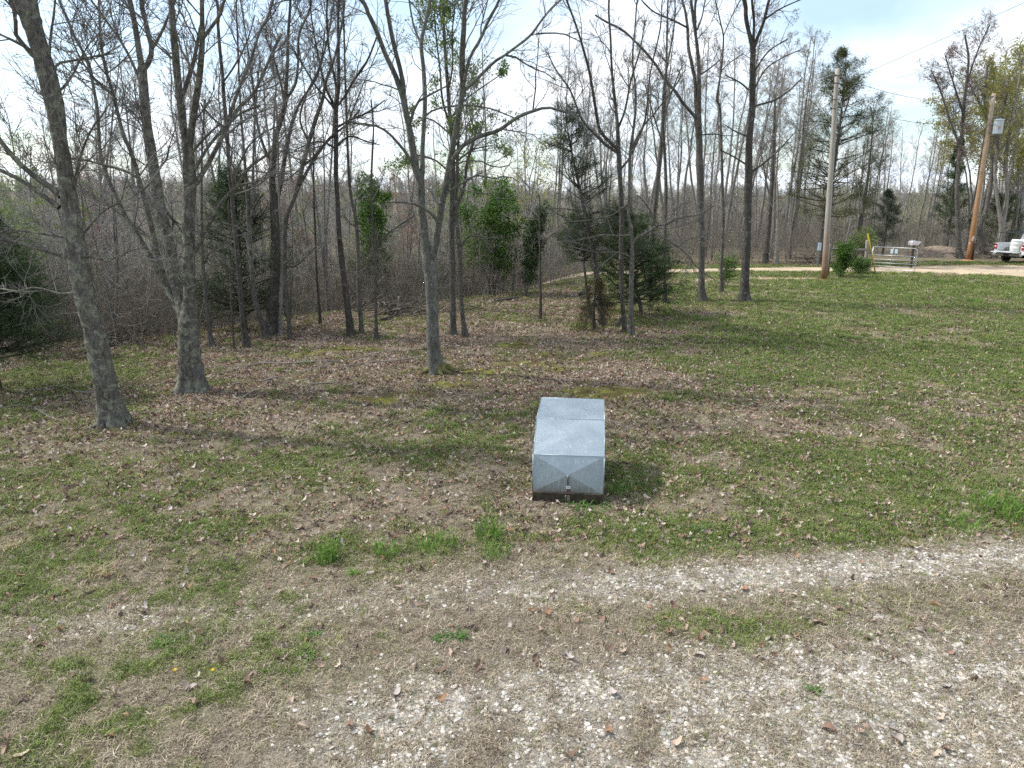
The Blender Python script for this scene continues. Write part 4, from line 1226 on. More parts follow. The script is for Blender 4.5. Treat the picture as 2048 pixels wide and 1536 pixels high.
 ('tall budding tree leaning right beside the leaning transformer pole', M_BARK_G, 29, [
    [(1921, 517, 15), (1917, 490, 10), (1916, 440, 9), (1914, 380, 8), (1918, 320, 7), (1925, 250, 6), (1930, 190, 5), (1937, 120, 4), (1930, 70, 3)],
    [(1922, 300, 4), (1900, 240, 4), (1880, 180, 3), (1862, 140, 2)], [(1930, 190, 4), (1945, 130, 3), (1965, 80, 3), (1980, 50, 2)], [(1927, 230, 4), (1905, 160, 3), (1890, 110, 2)]], dict(detail=1.2, n1=3.2, twig_len=(0.8, 2.2), buds=(M_BUD_R, 5000, (0.05, 0.11)))),
 ('pale forked trunk behind the pickup truck', M_BARK_P, 30, [
    [(2001, 512, 13), (2003, 480, 11), (2004, 455, 11), (1999, 425, 7), (1994, 390, 6), (1990, 340, 6), (1996, 280, 5), (2004, 210, 4), (2010, 150, 3)],
    [(2005, 452, 9), (2010, 425, 8), (2014, 390, 7), (2012, 330, 6), (2020, 260, 5), (2035, 180, 4), (2045, 120, 3)], [(1999, 300, 4), (1975, 240, 3), (1955, 190, 3)]], dict(detail=1.1, n1=3.4, twig_len=(0.8, 2.4), leaves=(M_YGREEN, 5000, (0.07, 0.14)))),
 ('bent grey trunk between the leaning pole and the pale fork', M_BARK_G, 31, [
    [(1967, 508, 15), (1964, 480, 12), (1960, 455, 9), (1972, 420, 8), (1978, 390, 8), (1984, 340, 7), (1980, 270, 6), (1970, 200, 5), (1975, 130, 4)],
    [(1982, 300, 5), (2005, 230, 4), (2020, 150, 3)], [(1975, 240, 4), (1950, 190, 3), (1930, 150, 3)]], dict(detail=1.1, n1=3.4, twig_len=(0.8, 2.4), leaves=(M_YGREEN, 6000, (0.07, 0.14)))),
]
for lab, mt, sd, stems, kw in MID:
    traced_tree('bare_tree' if 'leaves' not in kw else 'leafing_tree', lab, stems, mt, sd, **kw)


# --- evergreens
def cedar(name, label, u, v, H, Rad, seed, mat, zmin=0.1, n=150, leafn=26000, size=(0.05, 0.13), shape=1.0, droop=0.0, sparse=0.0, lean=(0, 0), base=None, trunkmat=None, aspect=0.15, zpow=1.0, spread_=0.05, prof=None):
    rng = np.random.default_rng(seed)
    B = on_ground(u, v) if base is None else np.array(base)
    root = thing(name, tuple(B), label, 'tree')
    K = 12
    t = np.linspace(0, 1, K)
    tp = np.stack([lean[0] * t + np.sin(t * 5 + seed) * 0.04 * H * 0.3, lean[1] * t, t * H - 0.05], 1)
    tr = (0.014 * H + 0.018) * (1 - t) + 0.008
    parts = [trunk_tube(rng, tp, tr, 9, B, True, 0.05)]
    zf = zmin + (1 - zmin) * rng.random(n) ** zpow
    f = zf * (K - 1); i = np.minimum(f.astype(int), K - 2); w = (f - i)[:, None]
    st = tp[i] * (1 - w) + tp[i + 1] * w
    az = rng.uniform(0, 2 * math.pi, n)
    prof = np.interp(zf, prof[0], prof[1]) if prof is not None else np.clip((1 - zf), 0.05, 1) ** shape
    ln = Rad * prof * rng.uniform(0.55, 1.15, n)
    el = np.radians(rng.uniform(-12, 28, n) + 25 * zf - droop * 40)
    d = np.stack([np.cos(az) * np.cos(el), np.sin(az) * np.cos(el), np.sin(el)], 1)
    KB = 6
    P = np.empty((n, KB, 3)); P[:, 0] = st
    for k in range(1, KB):
        P[:, k] = P[:, k - 1] + d * (ln / (KB - 1))[:, None]
        d = unit(d + rng.normal(size=(n, 3)) * 0.16 + np.array([0, 0, 0.05 - droop * 0.25]))
    rr_ = (0.006 + 0.011 * ln)[:, None] * (1 - np.linspace(0, 1, KB))[None] + 0.002
    parts.append(tube_arrays(P, rr_, 4))
    p2, r2 = grow(rng, P, rr_, 6, 0.2, 1.0, (25, 60), (0.25, 0.5), 0.18, 0.0 - droop * 0.2, 4, 0.002, 0.6)
    parts.append(tube_arrays(p2, r2, 3))
    vv, q = stack(parts)
    link('trunk', mesh_np('trunk', vv, [q]), trunkmat or M_BARK_D, root)
    keep = rng.random(len(p2)) > sparse
    v1, q1 = leaf_quads(rng, p2[keep], int(leafn * 0.65), size, spread_, droop=0.1 + droop, aspect=aspect, t0=0.1, along=0.9)
    v2, q2 = leaf_quads(rng, P, int(leafn * 0.35), size, spread_, droop=0.1 + droop, aspect=aspect, t0=0.4, along=0.9)
    vv, q = stack([(v1, q1), (v2, q2)])
    link('crown', mesh_np('crown', vv, [q], False), mat, root)
    return root


cedar('cedar_tree', 'dense dark green cedar cut by the left edge of the picture', 0, 784, 3.0, 2.05, 41, M_CEDAR, 0.24, 190, 80000, (0.035, 0.09), 0.42)
cedar('cedar_tree', 'soft dark cedar among the trunks right of the broad lichen tree', 492, 662, 4.7, 2.3, 42, M_CEDAR, 0.10, 200, 40000, (0.045, 0.11), 0.5, sparse=0.15)
cedar('cedar_tree', 'cedar in the brush at left behind the thick leaning tree', 40, 705, 3.6, 1.6, 43, M_CEDAR2, 0.2, 90, 13000, (0.06, 0.15), 0.8)
# the twisted cedar: trunk leaning left, sparse top, heavy low boughs
cedar('cedar_tree', 'sparse twisted grey-green cedar behind the well cover', 1206, 652, 6.6, 2.0, 44, M_CEDAR2, 0.36, 75, 16000, (0.05, 0.12), 0.35, sparse=0.35, lean=(-1.25, 0.4))
cedar('cedar_tree', 'low spreading dark cedar right of the twisted one', 1282, 628, 3.3, 2.3, 45, M_CEDAR, 0.12, 150, 60000, (0.05, 0.12), 0.4, lean=(-0.8, 0))
cedar('cedar_tree', 'small dark cedar bough clump left of the twisted cedar trunk', 1180, 640, 3.3, 1.7, 46, M_CEDAR, 0.60, 55, 14000, (0.05, 0.12), 0.3, lean=(-0.35, 0))
cedar('cedar_sapling', 'withered drooping cedar top resting on the ground under the twisted cedar', 1188, 662, 1.7, 1.0, 47, M_DEADCED, 0.15, 46, 6500, (0.04, 0.10), 0.4, droop=0.9, sparse=0.3)
cedar('pine_tree', 'tall olive green pine behind the grey utility pole', 1645, 530, 12.3, 3.1, 48, M_PINE, 0.24, 150, 34000, (0.10, 0.22), 0.75, sparse=0.15, aspect=0.12, spread_=0.10, prof=([0.2, 0.35, 0.5, 0.62, 0.8, 0.92, 1.0], [0.8, 1.0, 0.9, 1.0, 0.62, 0.36, 0.12]))
cedar('pine_tree', 'narrow pine between the two utility poles', 1712, 522, 10.2, 1.5, 49, M_CEDAR2, 0.25, 60, 7000, (0.10, 0.22), 0.6, sparse=0.35, aspect=0.14, spread_=0.10, prof=([0.2, 0.4, 0.5, 0.7, 0.8, 1.0], [0.8, 0.5, 1.0, 0.5, 1.0, 0.4]))
cedar('cedar_tree', 'small layered grey-green cedar standing behind the gate', 1764, 512, 4.6, 2.2, 50, M_CEDAR2, 0.22, 80, 12000, (0.08, 0.2), 0.8)
cedar('cedar_tree', 'tall dark conical cedar left of the leaning pole', 1888, 508, 8.2, 2.1, 51, M_CEDAR, 0.15, 110, 18000, (0.09, 0.2), 0.8)
cedar('cedar_tree', 'dark bushy cedar behind the pickup bed', 1992, 500, 4.2, 2.6, 52, M_CEDAR, 0.10, 90, 16000, (0.09, 0.2), 0.5)


# --- leafy shrubs and vine-clad stems
def leafy(name, label, u, v, H, Rad, seed, mat, leafn, size, stems=5, dist=None, cat_='shrub', shape=0.9, zmin=0.15, barkmat=None, group=None):
    rng = np.random.default_rng(seed)
    B = on_ground(u, v) if dist is None else None
    if B is None:
        p = onY(u, v, dist); B = np.array([p[0], dist, gz(p[0], dist)])
    root = thing(name, tuple(B), label, cat_, group)
    K = 7
    P = np.empty((stems, K, 3)); P[:, 0] = rng.normal(size=(stems, 3)) * np.array([Rad * .12, Rad * .12, 0])
    P[:, 0, 2] = -0.05
    d = unit(np.stack([rng.normal(0, 0.5 * Rad / H, stems), rng.normal(0, 0.5 * Rad / H, stems), np.ones(stems)], 1))
    ln = H * rng.uniform(0.75, 1.0, stems)
    for k in range(1, K):
        P[:, k] = P[:, k - 1] + d * (ln / (K - 1))[:, None]
        d = unit(d + rng.normal(size=(stems, 3)) * 0.12 + np.array([0, 0, 0.05]))
    r0 = (0.006 + 0.008 * ln)[:, None] * (1 - np.linspace(0, 1, K) * 0.85)[None]
    p1, r1 = grow(rng, P, r0, 16, zmin, 1.0, (30, 80), fixed_len=(Rad * 0.5, Rad * 1.0), wig=0.2, up=0.05, K=5)
    p2, r2 = grow(rng, p1, r1, 5, 0.2, 1.0, (30, 70), (0.3, 0.6), 0.2, 0.02, 4, 0.0025)
    vv, q = stack([tube_arrays(P, r0, 6), tube_arrays(p1, r1, 4), tube_arrays(p2, r2, 3)])
    link('trunk', mesh_np('trunk', vv, [q]), barkmat or M_BARK_F, root)
    v1, q1 = leaf_quads(rng, p2, leafn, size, size[1] * 0.8, droop=0.15, aspect=0.6, t0=0.1)
    link('crown', mesh_np('crown', v1, [q1], False), mat, root)
    return root


leafy('leafing_tree', 'bright green vine-clad tree left of the middle oak', 752, 600, 6.4, 1.0, 61, M_GREEN_D, 14000, (0.06, 0.13), 6, dist=31, cat_='tree')
leafy('leafing_tree', 'leafy green tree over dark vine-covered stems, centre of the wood edge', 985, 600, 5.2, 1.3, 62, M_GREEN_D, 11000, (0.06, 0.13), 7, dist=31, cat_='tree')
leafy('leafing_tree', 'dark vine-wrapped trunk at the wood edge left of the clearing', 1050, 596, 3.9, 0.5, 63, M_CEDAR, 6000, (0.06, 0.13), 3, dist=30, cat_='tree')
leafy('leafing_tree', 'light yellow-green leafing tree behind the vine-covered stems', 935, 600, 7.2, 1.7, 64, M_GREEN, 6000, (0.06, 0.12), 6, dist=35, cat_='tree')
leafy('leafing_tree', 'pale leafing tree at the wood edge above the clearing', 1060, 590, 10.0, 2.6, 65, M_YGREEN, 4000, (0.06, 0.13), 4, dist=42, cat_='tree')
leafy('leafing_tree', 'low pale green bush at the far left behind the cedar', 70, 640, 6.2, 2.0, 66, M_GREEN, 3500, (0.06, 0.13), 5, dist=26, cat_='tree')
leafy('flowering_tree', 'reddish budding tree at wood edge left of the massive trunk', 610, 610, 8.0, 1.8, 67, M_BUD_R, 5000, (0.04, 0.08), 4, dist=32, cat_='tree')
leafy('flowering_tree', 'pinkish budding tree right behind the green vine-clad tree', 812, 600, 9.0, 1.8, 68, M_BUD_R, 5000, (0.04, 0.08), 4, dist=36, cat_='tree')
leafy('flowering_tree', 'red budding tree between the two lichen trees', 205, 640, 8.6, 2.0, 69, M_BUD_R, 5000, (0.035, 0.075), 4, dist=27, cat_='tree')
leafy('leafing_tree', 'large yellow-green tree towering at the right edge', 2030, 500, 16.5, 4.2, 70, M_YGREEN, 15000, (0.10, 0.20), 5, dist=58, cat_='tree', zmin=0.35)
leafy('leafing_tree', 'yellow-green tree behind the leaning transformer pole', 1935, 505, 14.2, 3.6, 71, M_YGREEN, 10000, (0.10, 0.20), 5, dist=60, cat_='tree', zmin=0.4)
leafy('shrub', 'small bright green shrub behind the fence rail', 1722, 520, 2.3, 0.9, 72, M_GREEN, 2200, (0.07, 0.13), 6, dist=47)
leafy('shrub', 'low green juniper shrub at the base of the wavy grey tree', 1452, 575, 1.6, 0.55, 73, M_GREEN_D, 1600, (0.05, 0.10), 5, dist=33)
leafy('vine_bush', 'rounded bright green vine bush climbing the fence posts beside the utility pole', 1681, 553, 1.75, 0.62, 74, M_GREEN_D, 7000, (0.05, 0.11), 9, dist=37.2)
leafy('vine_bush', 'low green vine tangle at the foot of the gate post', 1722, 548, 0.7, 0.75, 75, M_GREEN_D, 2600, (0.05, 0.10), 9, dist=38.8)


# --- a library of wood trees, copied as individuals
def lib_tree(seed, H, crown0, spread_, levels=(34, 7, 5), stems=1, trunk_r=None, leaves=None, tip=0.005):
    rng = np.random.default_rng(seed)
    K = 12; t = np.linspace(0, 1, K)
    P = []; Rr = []
    for s in range(stems):
        a = rng.uniform(0, 6.28); ln = 0.0 if stems == 1 else H * rng.uniform(0.06, 0.16)
        w = np.cumsum(rng.normal(size=(K, 2)) * 0.0045 * H, axis=0); w -= w[0]
        P.append(np.stack([w[:, 0] + math.cos(a) * ln * t ** 1.3, w[:, 1] + math.sin(a) * ln * t ** 1.3, t * H * rng.uniform(0.9, 1.0) - 0.1], 1))
        r0 = (trunk_r or 0.0085 * H) * (1 if s == 0 else rng.uniform(.6, .9))
        Rr.append(r0 * (1 - 0.86 * t ** 0.8) + 0.006)
    P = np.array(P); Rr = np.array(Rr)
    trunk = tube_arrays(P, Rr, 7)
    p1, r1 = grow(rng, P, Rr, levels[0], crown0, 1.0, (25, 55), fixed_len=(spread_ * 0.5, spread_ * 1.3), wig=0.16, up=0.10, K=6, rr=0.5, tip=tip * 1.15)
    p2, r2 = grow(rng, p1, r1, levels[1], 0.15, 1.0, (22, 52), (0.3, 0.65), 0.18, 0.05, 4, tip, 0.8)
    p3, r3 = grow(rng, p2, r2, levels[2], 0.2, 1.0, (22, 52), (0.35, 0.7), 0.18, 0.03, 3, tip * 0.85, 0.9)
    crown = stack([tube_arrays(p1, r1, 4), tube_arrays(p2, r2, 3), tube_arrays(p3, r3, 3)])
    out = [('trunk', mesh_np('trunk', trunk[0], [trunk[1]])), ('crown', mesh_np('crown', crown[0], [crown[1]]))]
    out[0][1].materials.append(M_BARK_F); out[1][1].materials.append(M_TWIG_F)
    if leaves:
        lm, cnt, size = leaves
        v, q = leaf_quads(rng, p3, cnt, size, 0.04, t0=0.3)
        me = mesh_np('foliage', v, [q], False); me.materials.append(lm)
        out.append(('foliage', me))
    return out, H


LIB_TALL = [lib_tree(200 + k, 15 + (k % 3), 0.34 + 0.06 * (k % 3), 2.3 + 0.5 * (k % 2), levels=(26, 6, 5), stems=1 + (k == 4), leaves=lv) for k, lv in enumerate(
    (None, (M_BUD_T, 1400, (0.05, 0.10)), None, (M_BUD_R, 1200, (0.05, 0.09)), None, (M_YGREEN, 1300, (0.06, 0.12))))]
LIB_LOW = [lib_tree(300 + k, 8 + (k % 2), 0.12 + 0.06 * (k % 3), 1.5 + 0.3 * (k % 3), stems=1 + k % 3, trunk_r=0.05, levels=(30 // (1 + k % 3), 7, 5), leaves=lv) for k, lv in enumerate(
    (None, (M_YGREEN, 500, (0.05, 0.09)), (M_BUD_R, 600, (0.04, 0.07)), (M_BUD_T, 700, (0.04, 0.08)), (M_GREEN, 2200, (0.05, 0.10)), (M_YGREEN, 1800, (0.05, 0.10))))]


def place(libt, loc, h, rz, name, label, group, tilt=(0, 0)):
    parts, H = libt
    root = thing(name, loc, label, 'tree', group, rz)
    s = h / H
    root.scale = (s, s, s)
    root.rotation_euler = (tilt[0], tilt[1], rz)
    for nm, me in parts:
        o = bpy.data.objects.new(nm, me); COL.objects.link(o); o.parent = root
    return root


rng = np.random.default_rng(5)
L1 = 'bare tree among many in the brushy low woods behind the lawn'
G1 = 'bare trees of the low woods behind the lawn'
L2 = 'tall bare tree among many in the woods beyond the dirt road'
G2 = 'tall bare trees beyond the dirt road'
cnt1 = cnt2 = 0
taken = []


def free(x, y, r):
    for (a, b_) in taken:
        if (a - x) ** 2 + (b_ - y) ** 2 < r * r: return False
    taken.append((x, y)); return True


while cnt1 < 150:
    y = 18 + 62 * rng.random() ** 1.35
    x = rng.uniform(-0.80 * y - 2, 3.5)
    e_ = float(edge(x))
    if y < e_ + 1.0 or not free(x, y, 1.0): continue
    z = gz(x, y)
    top = CAM_H + y * rng.uniform(-0.05, 0.028)
    if rng.random() < 0.24: top = CAM_H + y * rng.uniform(0.05, 0.24)
    h = max(4.0, top - z)
    lib = LIB_LOW[rng.integers(0, 6)] if h < 10 else LIB_TALL[rng.integers(0, 6)]
    uu = 1024 + x / y * 1370
    where = 'at the far left behind the thick leaning tree' if uu < 230 else ('behind the broad lichen tree' if uu < 420 else ('behind the group with the massive dark trunk' if uu < 640 else ('behind the straight dark tree and green vines' if uu < 830 else ('behind the middle oak' if uu < 960 else 'left of the grassy clearing'))))
    size_ = 'low' if h < 7.5 else 'taller'
    place(lib, (x, y, z), h, rng.uniform(0, 6.28), 'woodland_tree', size_ + ' bare tree in the brushy woods ' + where, size_ + ' bare trees ' + where, (rng.normal(0, .05), rng.normal(0, .05)))
    cnt1 += 1
while cnt2 < 105:
    y = 46 + 50 * rng.random() ** 1.3
    x = rng.uniform(0.5 + 0.05 * y, 0.80 * y + 3)
    if not free(x, y, 1.1): continue
    if x > 25 and y < 53: continue
    if math.hypot(x - 22.5, y - 45) < 3: continue
    uu = 1024 + x / y * 1370
    cap = 0.23 if uu < 1560 else (0.15 if uu < 1850 else 0.22)
    top = CAM_H + y * rng.uniform(0.07, cap)
    h = max(6, top - gz(x, y))
    where = 'above the cedars' if uu < 1350 else ('behind the two large trunks' if uu < 1520 else ('left of the grey pole' if uu < 1650 else ('behind the gate' if uu < 1840 else 'behind the leaning pole and pickup')))
    size_ = 'slender' if h < 12 else 'tall'
    place(LIB_TALL[rng.integers(0, 6)], (x, y, gz(x, y)), h, rng.uniform(0, 6.28), 'woodland_tree', size_ + ' bare tree in the woods beyond the road ' + where, size_ + ' bare trees beyond the road ' + where, (rng.normal(0, .05), rng.normal(0, .05)))
    cnt2 += 1

# far wood on the rising ground, one mass
rng = np.random.default_rng(8)
N = 4200
y = 80 + 360 * rng.random(N) ** 1.1
x = rng.uniform(-0.9, 0.9, N) * y
z = ground_z(x, y)
fw = []
for k in range(5):
    parts, H = lib_tree(400 + k, 9, 0.15 + 0.07 * k, 1.9, levels=(26, 5, 3), trunk_r=0.09, tip=0.022)
    vs = []; qs = []; o = 0
    me0 = parts[0][1]; me1 = parts[1][1]
    for me in (me0, me1):
        co = np.empty(len(me.vertices) * 3, np.float32); me.vertices.foreach_get('co', co)
        lv = np.empty(len(me.loops), np.int32); me.loops.foreach_get('vertex_index', lv)
        qs.append(lv.reshape(-1, 4) + o); vs.append(co.reshape(-1, 3)); o += len(me.vertices)
    mm_ = mesh_np('far_tree_shape', np.concatenate(vs) / H, [np.concatenate(qs)])
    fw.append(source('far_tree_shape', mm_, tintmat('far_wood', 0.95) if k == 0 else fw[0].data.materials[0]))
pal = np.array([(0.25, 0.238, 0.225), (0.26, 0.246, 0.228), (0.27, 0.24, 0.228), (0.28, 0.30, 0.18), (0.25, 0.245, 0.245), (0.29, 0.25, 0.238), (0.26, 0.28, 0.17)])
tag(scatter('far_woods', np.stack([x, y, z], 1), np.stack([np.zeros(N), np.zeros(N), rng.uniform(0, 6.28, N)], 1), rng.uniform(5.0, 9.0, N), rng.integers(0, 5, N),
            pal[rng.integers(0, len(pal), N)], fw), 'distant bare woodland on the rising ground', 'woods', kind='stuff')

# undergrowth: countless thin stems under the wood edge
rng = np.random.default_rng(9)
stems_p = []
N = 5200
y = 15 + 42 * rng.random(N) ** 1.2
x = rng.uniform(-0.82 * y - 2, 6.5, N)
x = np.minimum(x, 0.16 * y + 2)
e_ = edge(x)
k = (y > e_ + 0.3 + 1.6 * rng.random(N))
x, y = x[k], y[k]
N2 = 1800
y2 = 45.5 + 30 * rng.random(N2) ** 1.3; x2 = rng.uniform(4, 0.8 * y2 + 2, N2)
k2 = ~((x2 > 22) & (y2 < 52))
x = np.concatenate([x, x2[k2]]); y = np.concatenate([y, y2[k2]])
N = len(x); z = ground_z(x, y)
M_BRUSH = tintmat('brush_stem', 0.95)
src_brush = []
for k in range(9):
    ns = 2
    K = 5
    P = np.empty((ns, K, 3)); P[:, 0] = rng.normal(size=(ns, 3)) * np.array([0.25, 0.25, 0]); P[:, 0, 2] = -0.03
    hh = rng.uniform(1.4, 2.3, ns)
    d = unit(np.stack([rng.normal(0, .3, ns), rng.normal(0, .3, ns), np.ones(ns)], 1))
    for kk in range(1, K):
        P[:, kk] = P[:, kk - 1] + d * (hh / (K - 1))[:, None]
        d = unit(d + rng.normal(size=(ns, 3)) * 0.12)
    r0 = (0.003 + 0.0028 * hh)[:, None] * (1 - 0.8 * np.linspace(0, 1, K))[None]
    p1, r1 = grow(rng, P, r0, 7, 0.15, 1.0, (25, 80), (0.3, 0.7), 0.3, 0.04, 5, 0.003, 0.7)
    p2, r2 = grow(rng, p1, r1, 3, 0.2, 1.0, (25, 75), (0.4, 0.8), 0.3, 0.0, 4, 0.003, 0.8)
    vv, q = stack([tube_arrays(P, r0, 4), tube_arrays(p1, r1, 3), tube_arrays(p2, r2, 3)])
    src_brush.append(source('brush_shape', mesh_np('brush', vv, [q]), M_BRUSH))
pal = np.array([(0.18, 0.166, 0.146), (0.14, 0.125, 0.108), (0.22, 0.205, 0.185), (0.19, 0.155, 0.135), (0.15, 0.15, 0.11)])
tag(scatter('undergrowth', np.stack([x, y, z], 1), np.stack([np.zeros(N), np.zeros(N), rng.uniform(0, 6.28, N)], 1), rng.uniform(0.35, 1.45, N) * np.where(rng.random(N) < 0.25, 1.5, 1.0),
            rng.integers(0, 9, N), pal[rng.integers(0, len(pal), N)], src_brush), 'tangled thin brush under the wood edge', 'undergrowth', kind='stuff')

# ------------------------------------------------------------------ the well cover
def metal(name, base, rough=0.42, metallic=0.85, streak=True):
    m, n, l, b = new_mat(name)
    v = mapping(n, l, (26, 26, 1.6)); v2 = mapping(n, l, (1, 1, 1))
    n1 = noise(n, l, 2.0, 6, 0.65, v); n2 = noise(n, l, 3.2, 5, 0.6, v2); n3 = noise(n, l, 60, 3, 0.6, v2)
    r1 = ramp(n, l, n1.outputs['Fac'], [(0.3, tuple(x * 0.90 for x in base)), (0.7, tuple(min(1, x * 1.08) for x in base))])
    r2 = ramp(n, l, n2.outputs['Fac'], [(0.3, (0.82, 0.84, 0.85)), (0.7, (1.12, 1.1, 1.08))])
    c = mixc(n, l, 1.0, r1.outputs[0], r2.outputs[0], 'MULTIPLY')
    r3 = ramp(n, l, n3.outputs['Fac'], [(0.35, (0.93, 0.93, 0.93)), (0.65, (1.05, 1.05, 1.05))])
    tcz = n.new('ShaderNodeTexCoord'); spz = n.new('ShaderNodeSeparateXYZ'); l.new(tcz.outputs['Object'], spz.inputs[0])
    nd = noise(n, l, 9, 5, 0.65, v2); ad = n.new('ShaderNodeMath'); ad.operation = 'MULTIPLY_ADD'; ad.inputs[1].default_value = 0.34
    l.new(nd.outputs['Fac'], ad.inputs[0]); l.new(spz.outputs['Z'], ad.inputs[2])
    rd = ramp(n, l, ad.outputs[0], [(0.27, (0.75, 0.75, 0.75)), (0.42, (0, 0, 0))])
    c = mixc(n, l, rd.outputs[0], c, (0.20, 0.17, 0.135))
    vs_ = mapping(n, l, (14, 14, 0.9)); ns = noise(n, l, 2.6, 4, 0.6, vs_)
    rs_ = ramp(n, l, ns.outputs['Fac'], [(0.60, (0, 0, 0)), (0.74, (0.55, 0.55, 0.55))])
    c = mixc(n, l, rs_.outputs[0], c, (0.62, 0.68, 0.70))
    l.new(c, b.inputs['Base Color'])
    b.inputs['Metallic'].default_value = metallic
    rr = ramp(n, l, n1.outputs['Fac'], [(0.3, (rough - .07,) * 3), (0.7, (rough + .12,) * 3)])
    l.new(rr.outputs[0], b.inputs['Roughness'])
    return m


M_GALV = metal('galvanised_sheet', (0.325, 0.385, 0.425), 0.40, 0.62)
M_STEEL = flat('steel', (0.42, 0.43, 0.43), 0.4, 0.9, var=0.2)
M_RUST = flat('rusty_steel', (0.10, 0.065, 0.045), 0.8, 0.3, var=0.4, scale=30)
M_DARKWOOD = flat('damp_plank', (0.045, 0.036, 0.024), 0.9, var=0.5, scale=14, bmp=0.4)
M_WHITE = flat('white_paint', (0.72, 0.72, 0.71), 0.5, var=0.06)
M_BLACK = flat('black_print', (0.02, 0.02, 0.02), 0.6)
BOXZ = float(surf(np.array([BOX_O[0]]), np.array([BOX_O[1]]))[0][0]) - 0.005
box = thing('well_cover', (BOX_O[0], BOX_O[1], BOXZ), 'galvanised sheet metal well cover with slanted front on the lawn', 'well cover', rz=BOX_YAW)
W2 = 0.47
prof = [(0.045, 0.13), (0.125, 0.636), (0.72, 0.956), (1.63, 1.0), (1.64, 0.13)]     # (depth, height) corners of the side view


def crossed(c0, c1, x0, x1, rise):
    """sheet between two edges with the shallow X break pressed into it"""
    (d0, z0), (d1, z1) = c0, c1
    nrm = np.array([0, -(z1 - z0), d1 - d0]); nrm = nrm / np.linalg.norm(nrm)
    if nrm[2] < 0 or (abs(nrm[2]) < 1e-6): nrm = nrm
    N_ = 8
    v = []; 
    for j in range(N_ + 1):
        for i in range(N_ + 1):
            s, t = i / N_, j / N_
            p = np.array([x0 + (x1 - x0) * s, d0 + (d1 - d0) * t, z0 + (z1 - z0) * t])
            h = min(s, 1 - s, t, 1 - t) * 2
            v.append(p + nrm * rise * h)
    f3 = []
    for j in range(N_):
        for i in range(N_):
            a = j * (N_ + 1) + i
            if (i < N_ / 2) == (j < N_ / 2): f3 += [(a, a + 1, a + N_ + 2), (a, a + N_ + 2, a + N_ + 1)]
            else: f3 += [(a, a + 1, a + N_ + 1), (a + 1, a + N_ + 2, a + N_ + 1)]
    return v, f3


for nm, c0, c1, lab in (('front_panel', prof[0], prof[1], None), ('slanted_panel', prof[1], prof[2], None), ('top_panel', prof[2], prof[3], None)):
    mb = MB()
    v, f3 = crossed(c0, c1, -W2, W2, 0.034)
    mb.add(v, f3)
    # folded hem along both edges and down the sides
    nrm = np.array([0, -(c1[1] - c0[1]), c1[0] - c0[0]]); nrm /= np.linalg.norm(nrm)
    mb.obj(nm, M_GALV, box)
    hm = MB()
    for x in (-W2, W2):
        hm.tube([(x, c0[0], c0[1]), (x, c1[0], c1[1])], 0.006, 6)
    hm.tube([(-W2, c1[0], c1[1]), (W2, c1[0], c1[1])], 0.0055, 6)
    hm.obj('hem', M_GALV, box, smooth_shade=True)
for sx in (-1, 1):
    mb = MB()
    x = sx * (W2 - 0.004)
    c = (x + sx * 0.010, 0.85, 0.55)
    v = [c] + [(x, a, b_) for a, b_ in prof]
    n_ = len(prof)
    f3 = [(0, 1 + i, 1 + (i + 1) % n_) if sx > 0 else (0, 1 + (i + 1) % n_, 1 + i) for i in range(n_)]
    mb.add(v, f3)
    mb.obj('side_panel', M_GALV, box)
mb = MB(); v, f3 = crossed(prof[3], prof[4], -W2, W2, 0.008); mb.add(v, f3); mb.obj('back_panel', M_GALV, box)
for nm, c, s in (('base_plank', (0, 0.035, 0.065), (0.93, 0.04, 0.16)), ('base_plank', (0, 1.60, 0.065), (0.93, 0.04, 0.16)), ('base_plank', (-0.444, 0.817, 0.065), (0.04, 1.52, 0.16)), ('base_plank', (0.444, 0.817, 0.065), (0.04, 1.52, 0.16))):
    mb = MB(); mb.box(c, s, bev=0.006); mb.obj(nm, M_DARKWOOD, box)
# pull handle, label, hasp, lock and cable on the front panel


def front(x, t, off=0.0):
    d = prof[0][0] + (prof[1][0] - prof[0][0]) * t; z = prof[0][1] + (prof[1][1] - prof[0][1]) * t
    n_ = np.array([0, -(prof[1][1] - prof[0][1]), prof[1][0] - prof[0][0]]); n_ /= np.linalg.norm(n_)
    return np.array([x, d, z]) + n_ * off


mb = MB()
mb.tube([front(-0.005, 0.52, 0.012), front(-0.005, 0.50, 0.04), front(-0.002, 0.36, 0.045), front(0, 0.27, 0.04), front(0, 0.25, 0.012)], 0.010, 8)
hd = mb.obj('pull_handle', flat('dark_handle', (0.06, 0.055, 0.05), 0.6), box, smooth_shade=True)
mb = MB(); mb.tube([front(-0.005 + 0.02 * math.sin(a), 0.545 + 0.04 * math.cos(a), 0.016) for a in np.linspace(0, 6.28, 13)], 0.004, 5, cap=False); mb.obj('ring', M_STEEL, hd, smooth_shade=True)
mb = MB(); mb.box(front(-0.006, 0.46, 0.050), (0.008, 0.006, 0.055)); mb.box(front(-0.006, 0.495, 0.050), (0.026, 0.006, 0.008)); mb.obj('bright_tag', M_WHITE, hd)
tilt = Matrix.Rotation(math.atan2(prof[0][0] - prof[1][0], prof[1][1] - prof[0][1]), 4, 'X')
mb = MB(); mb.box(front(0.005, 0.165, 0.012), (0.056, 0.004, 0.030), M=tilt); lb = mb.obj('label_plate', M_WHITE, box)
mb = MB()
for i, (dx, wd) in enumerate(((-0.016, 0.008), (-0.006, 0.006), (0.005, 0.010), (0.017, 0.007))):
    mb.box(front(0.005 + dx, 0.165, 0.0155), (wd, 0.002, 0.007), M=tilt)
mb.obj('print', M_BLACK, lb)
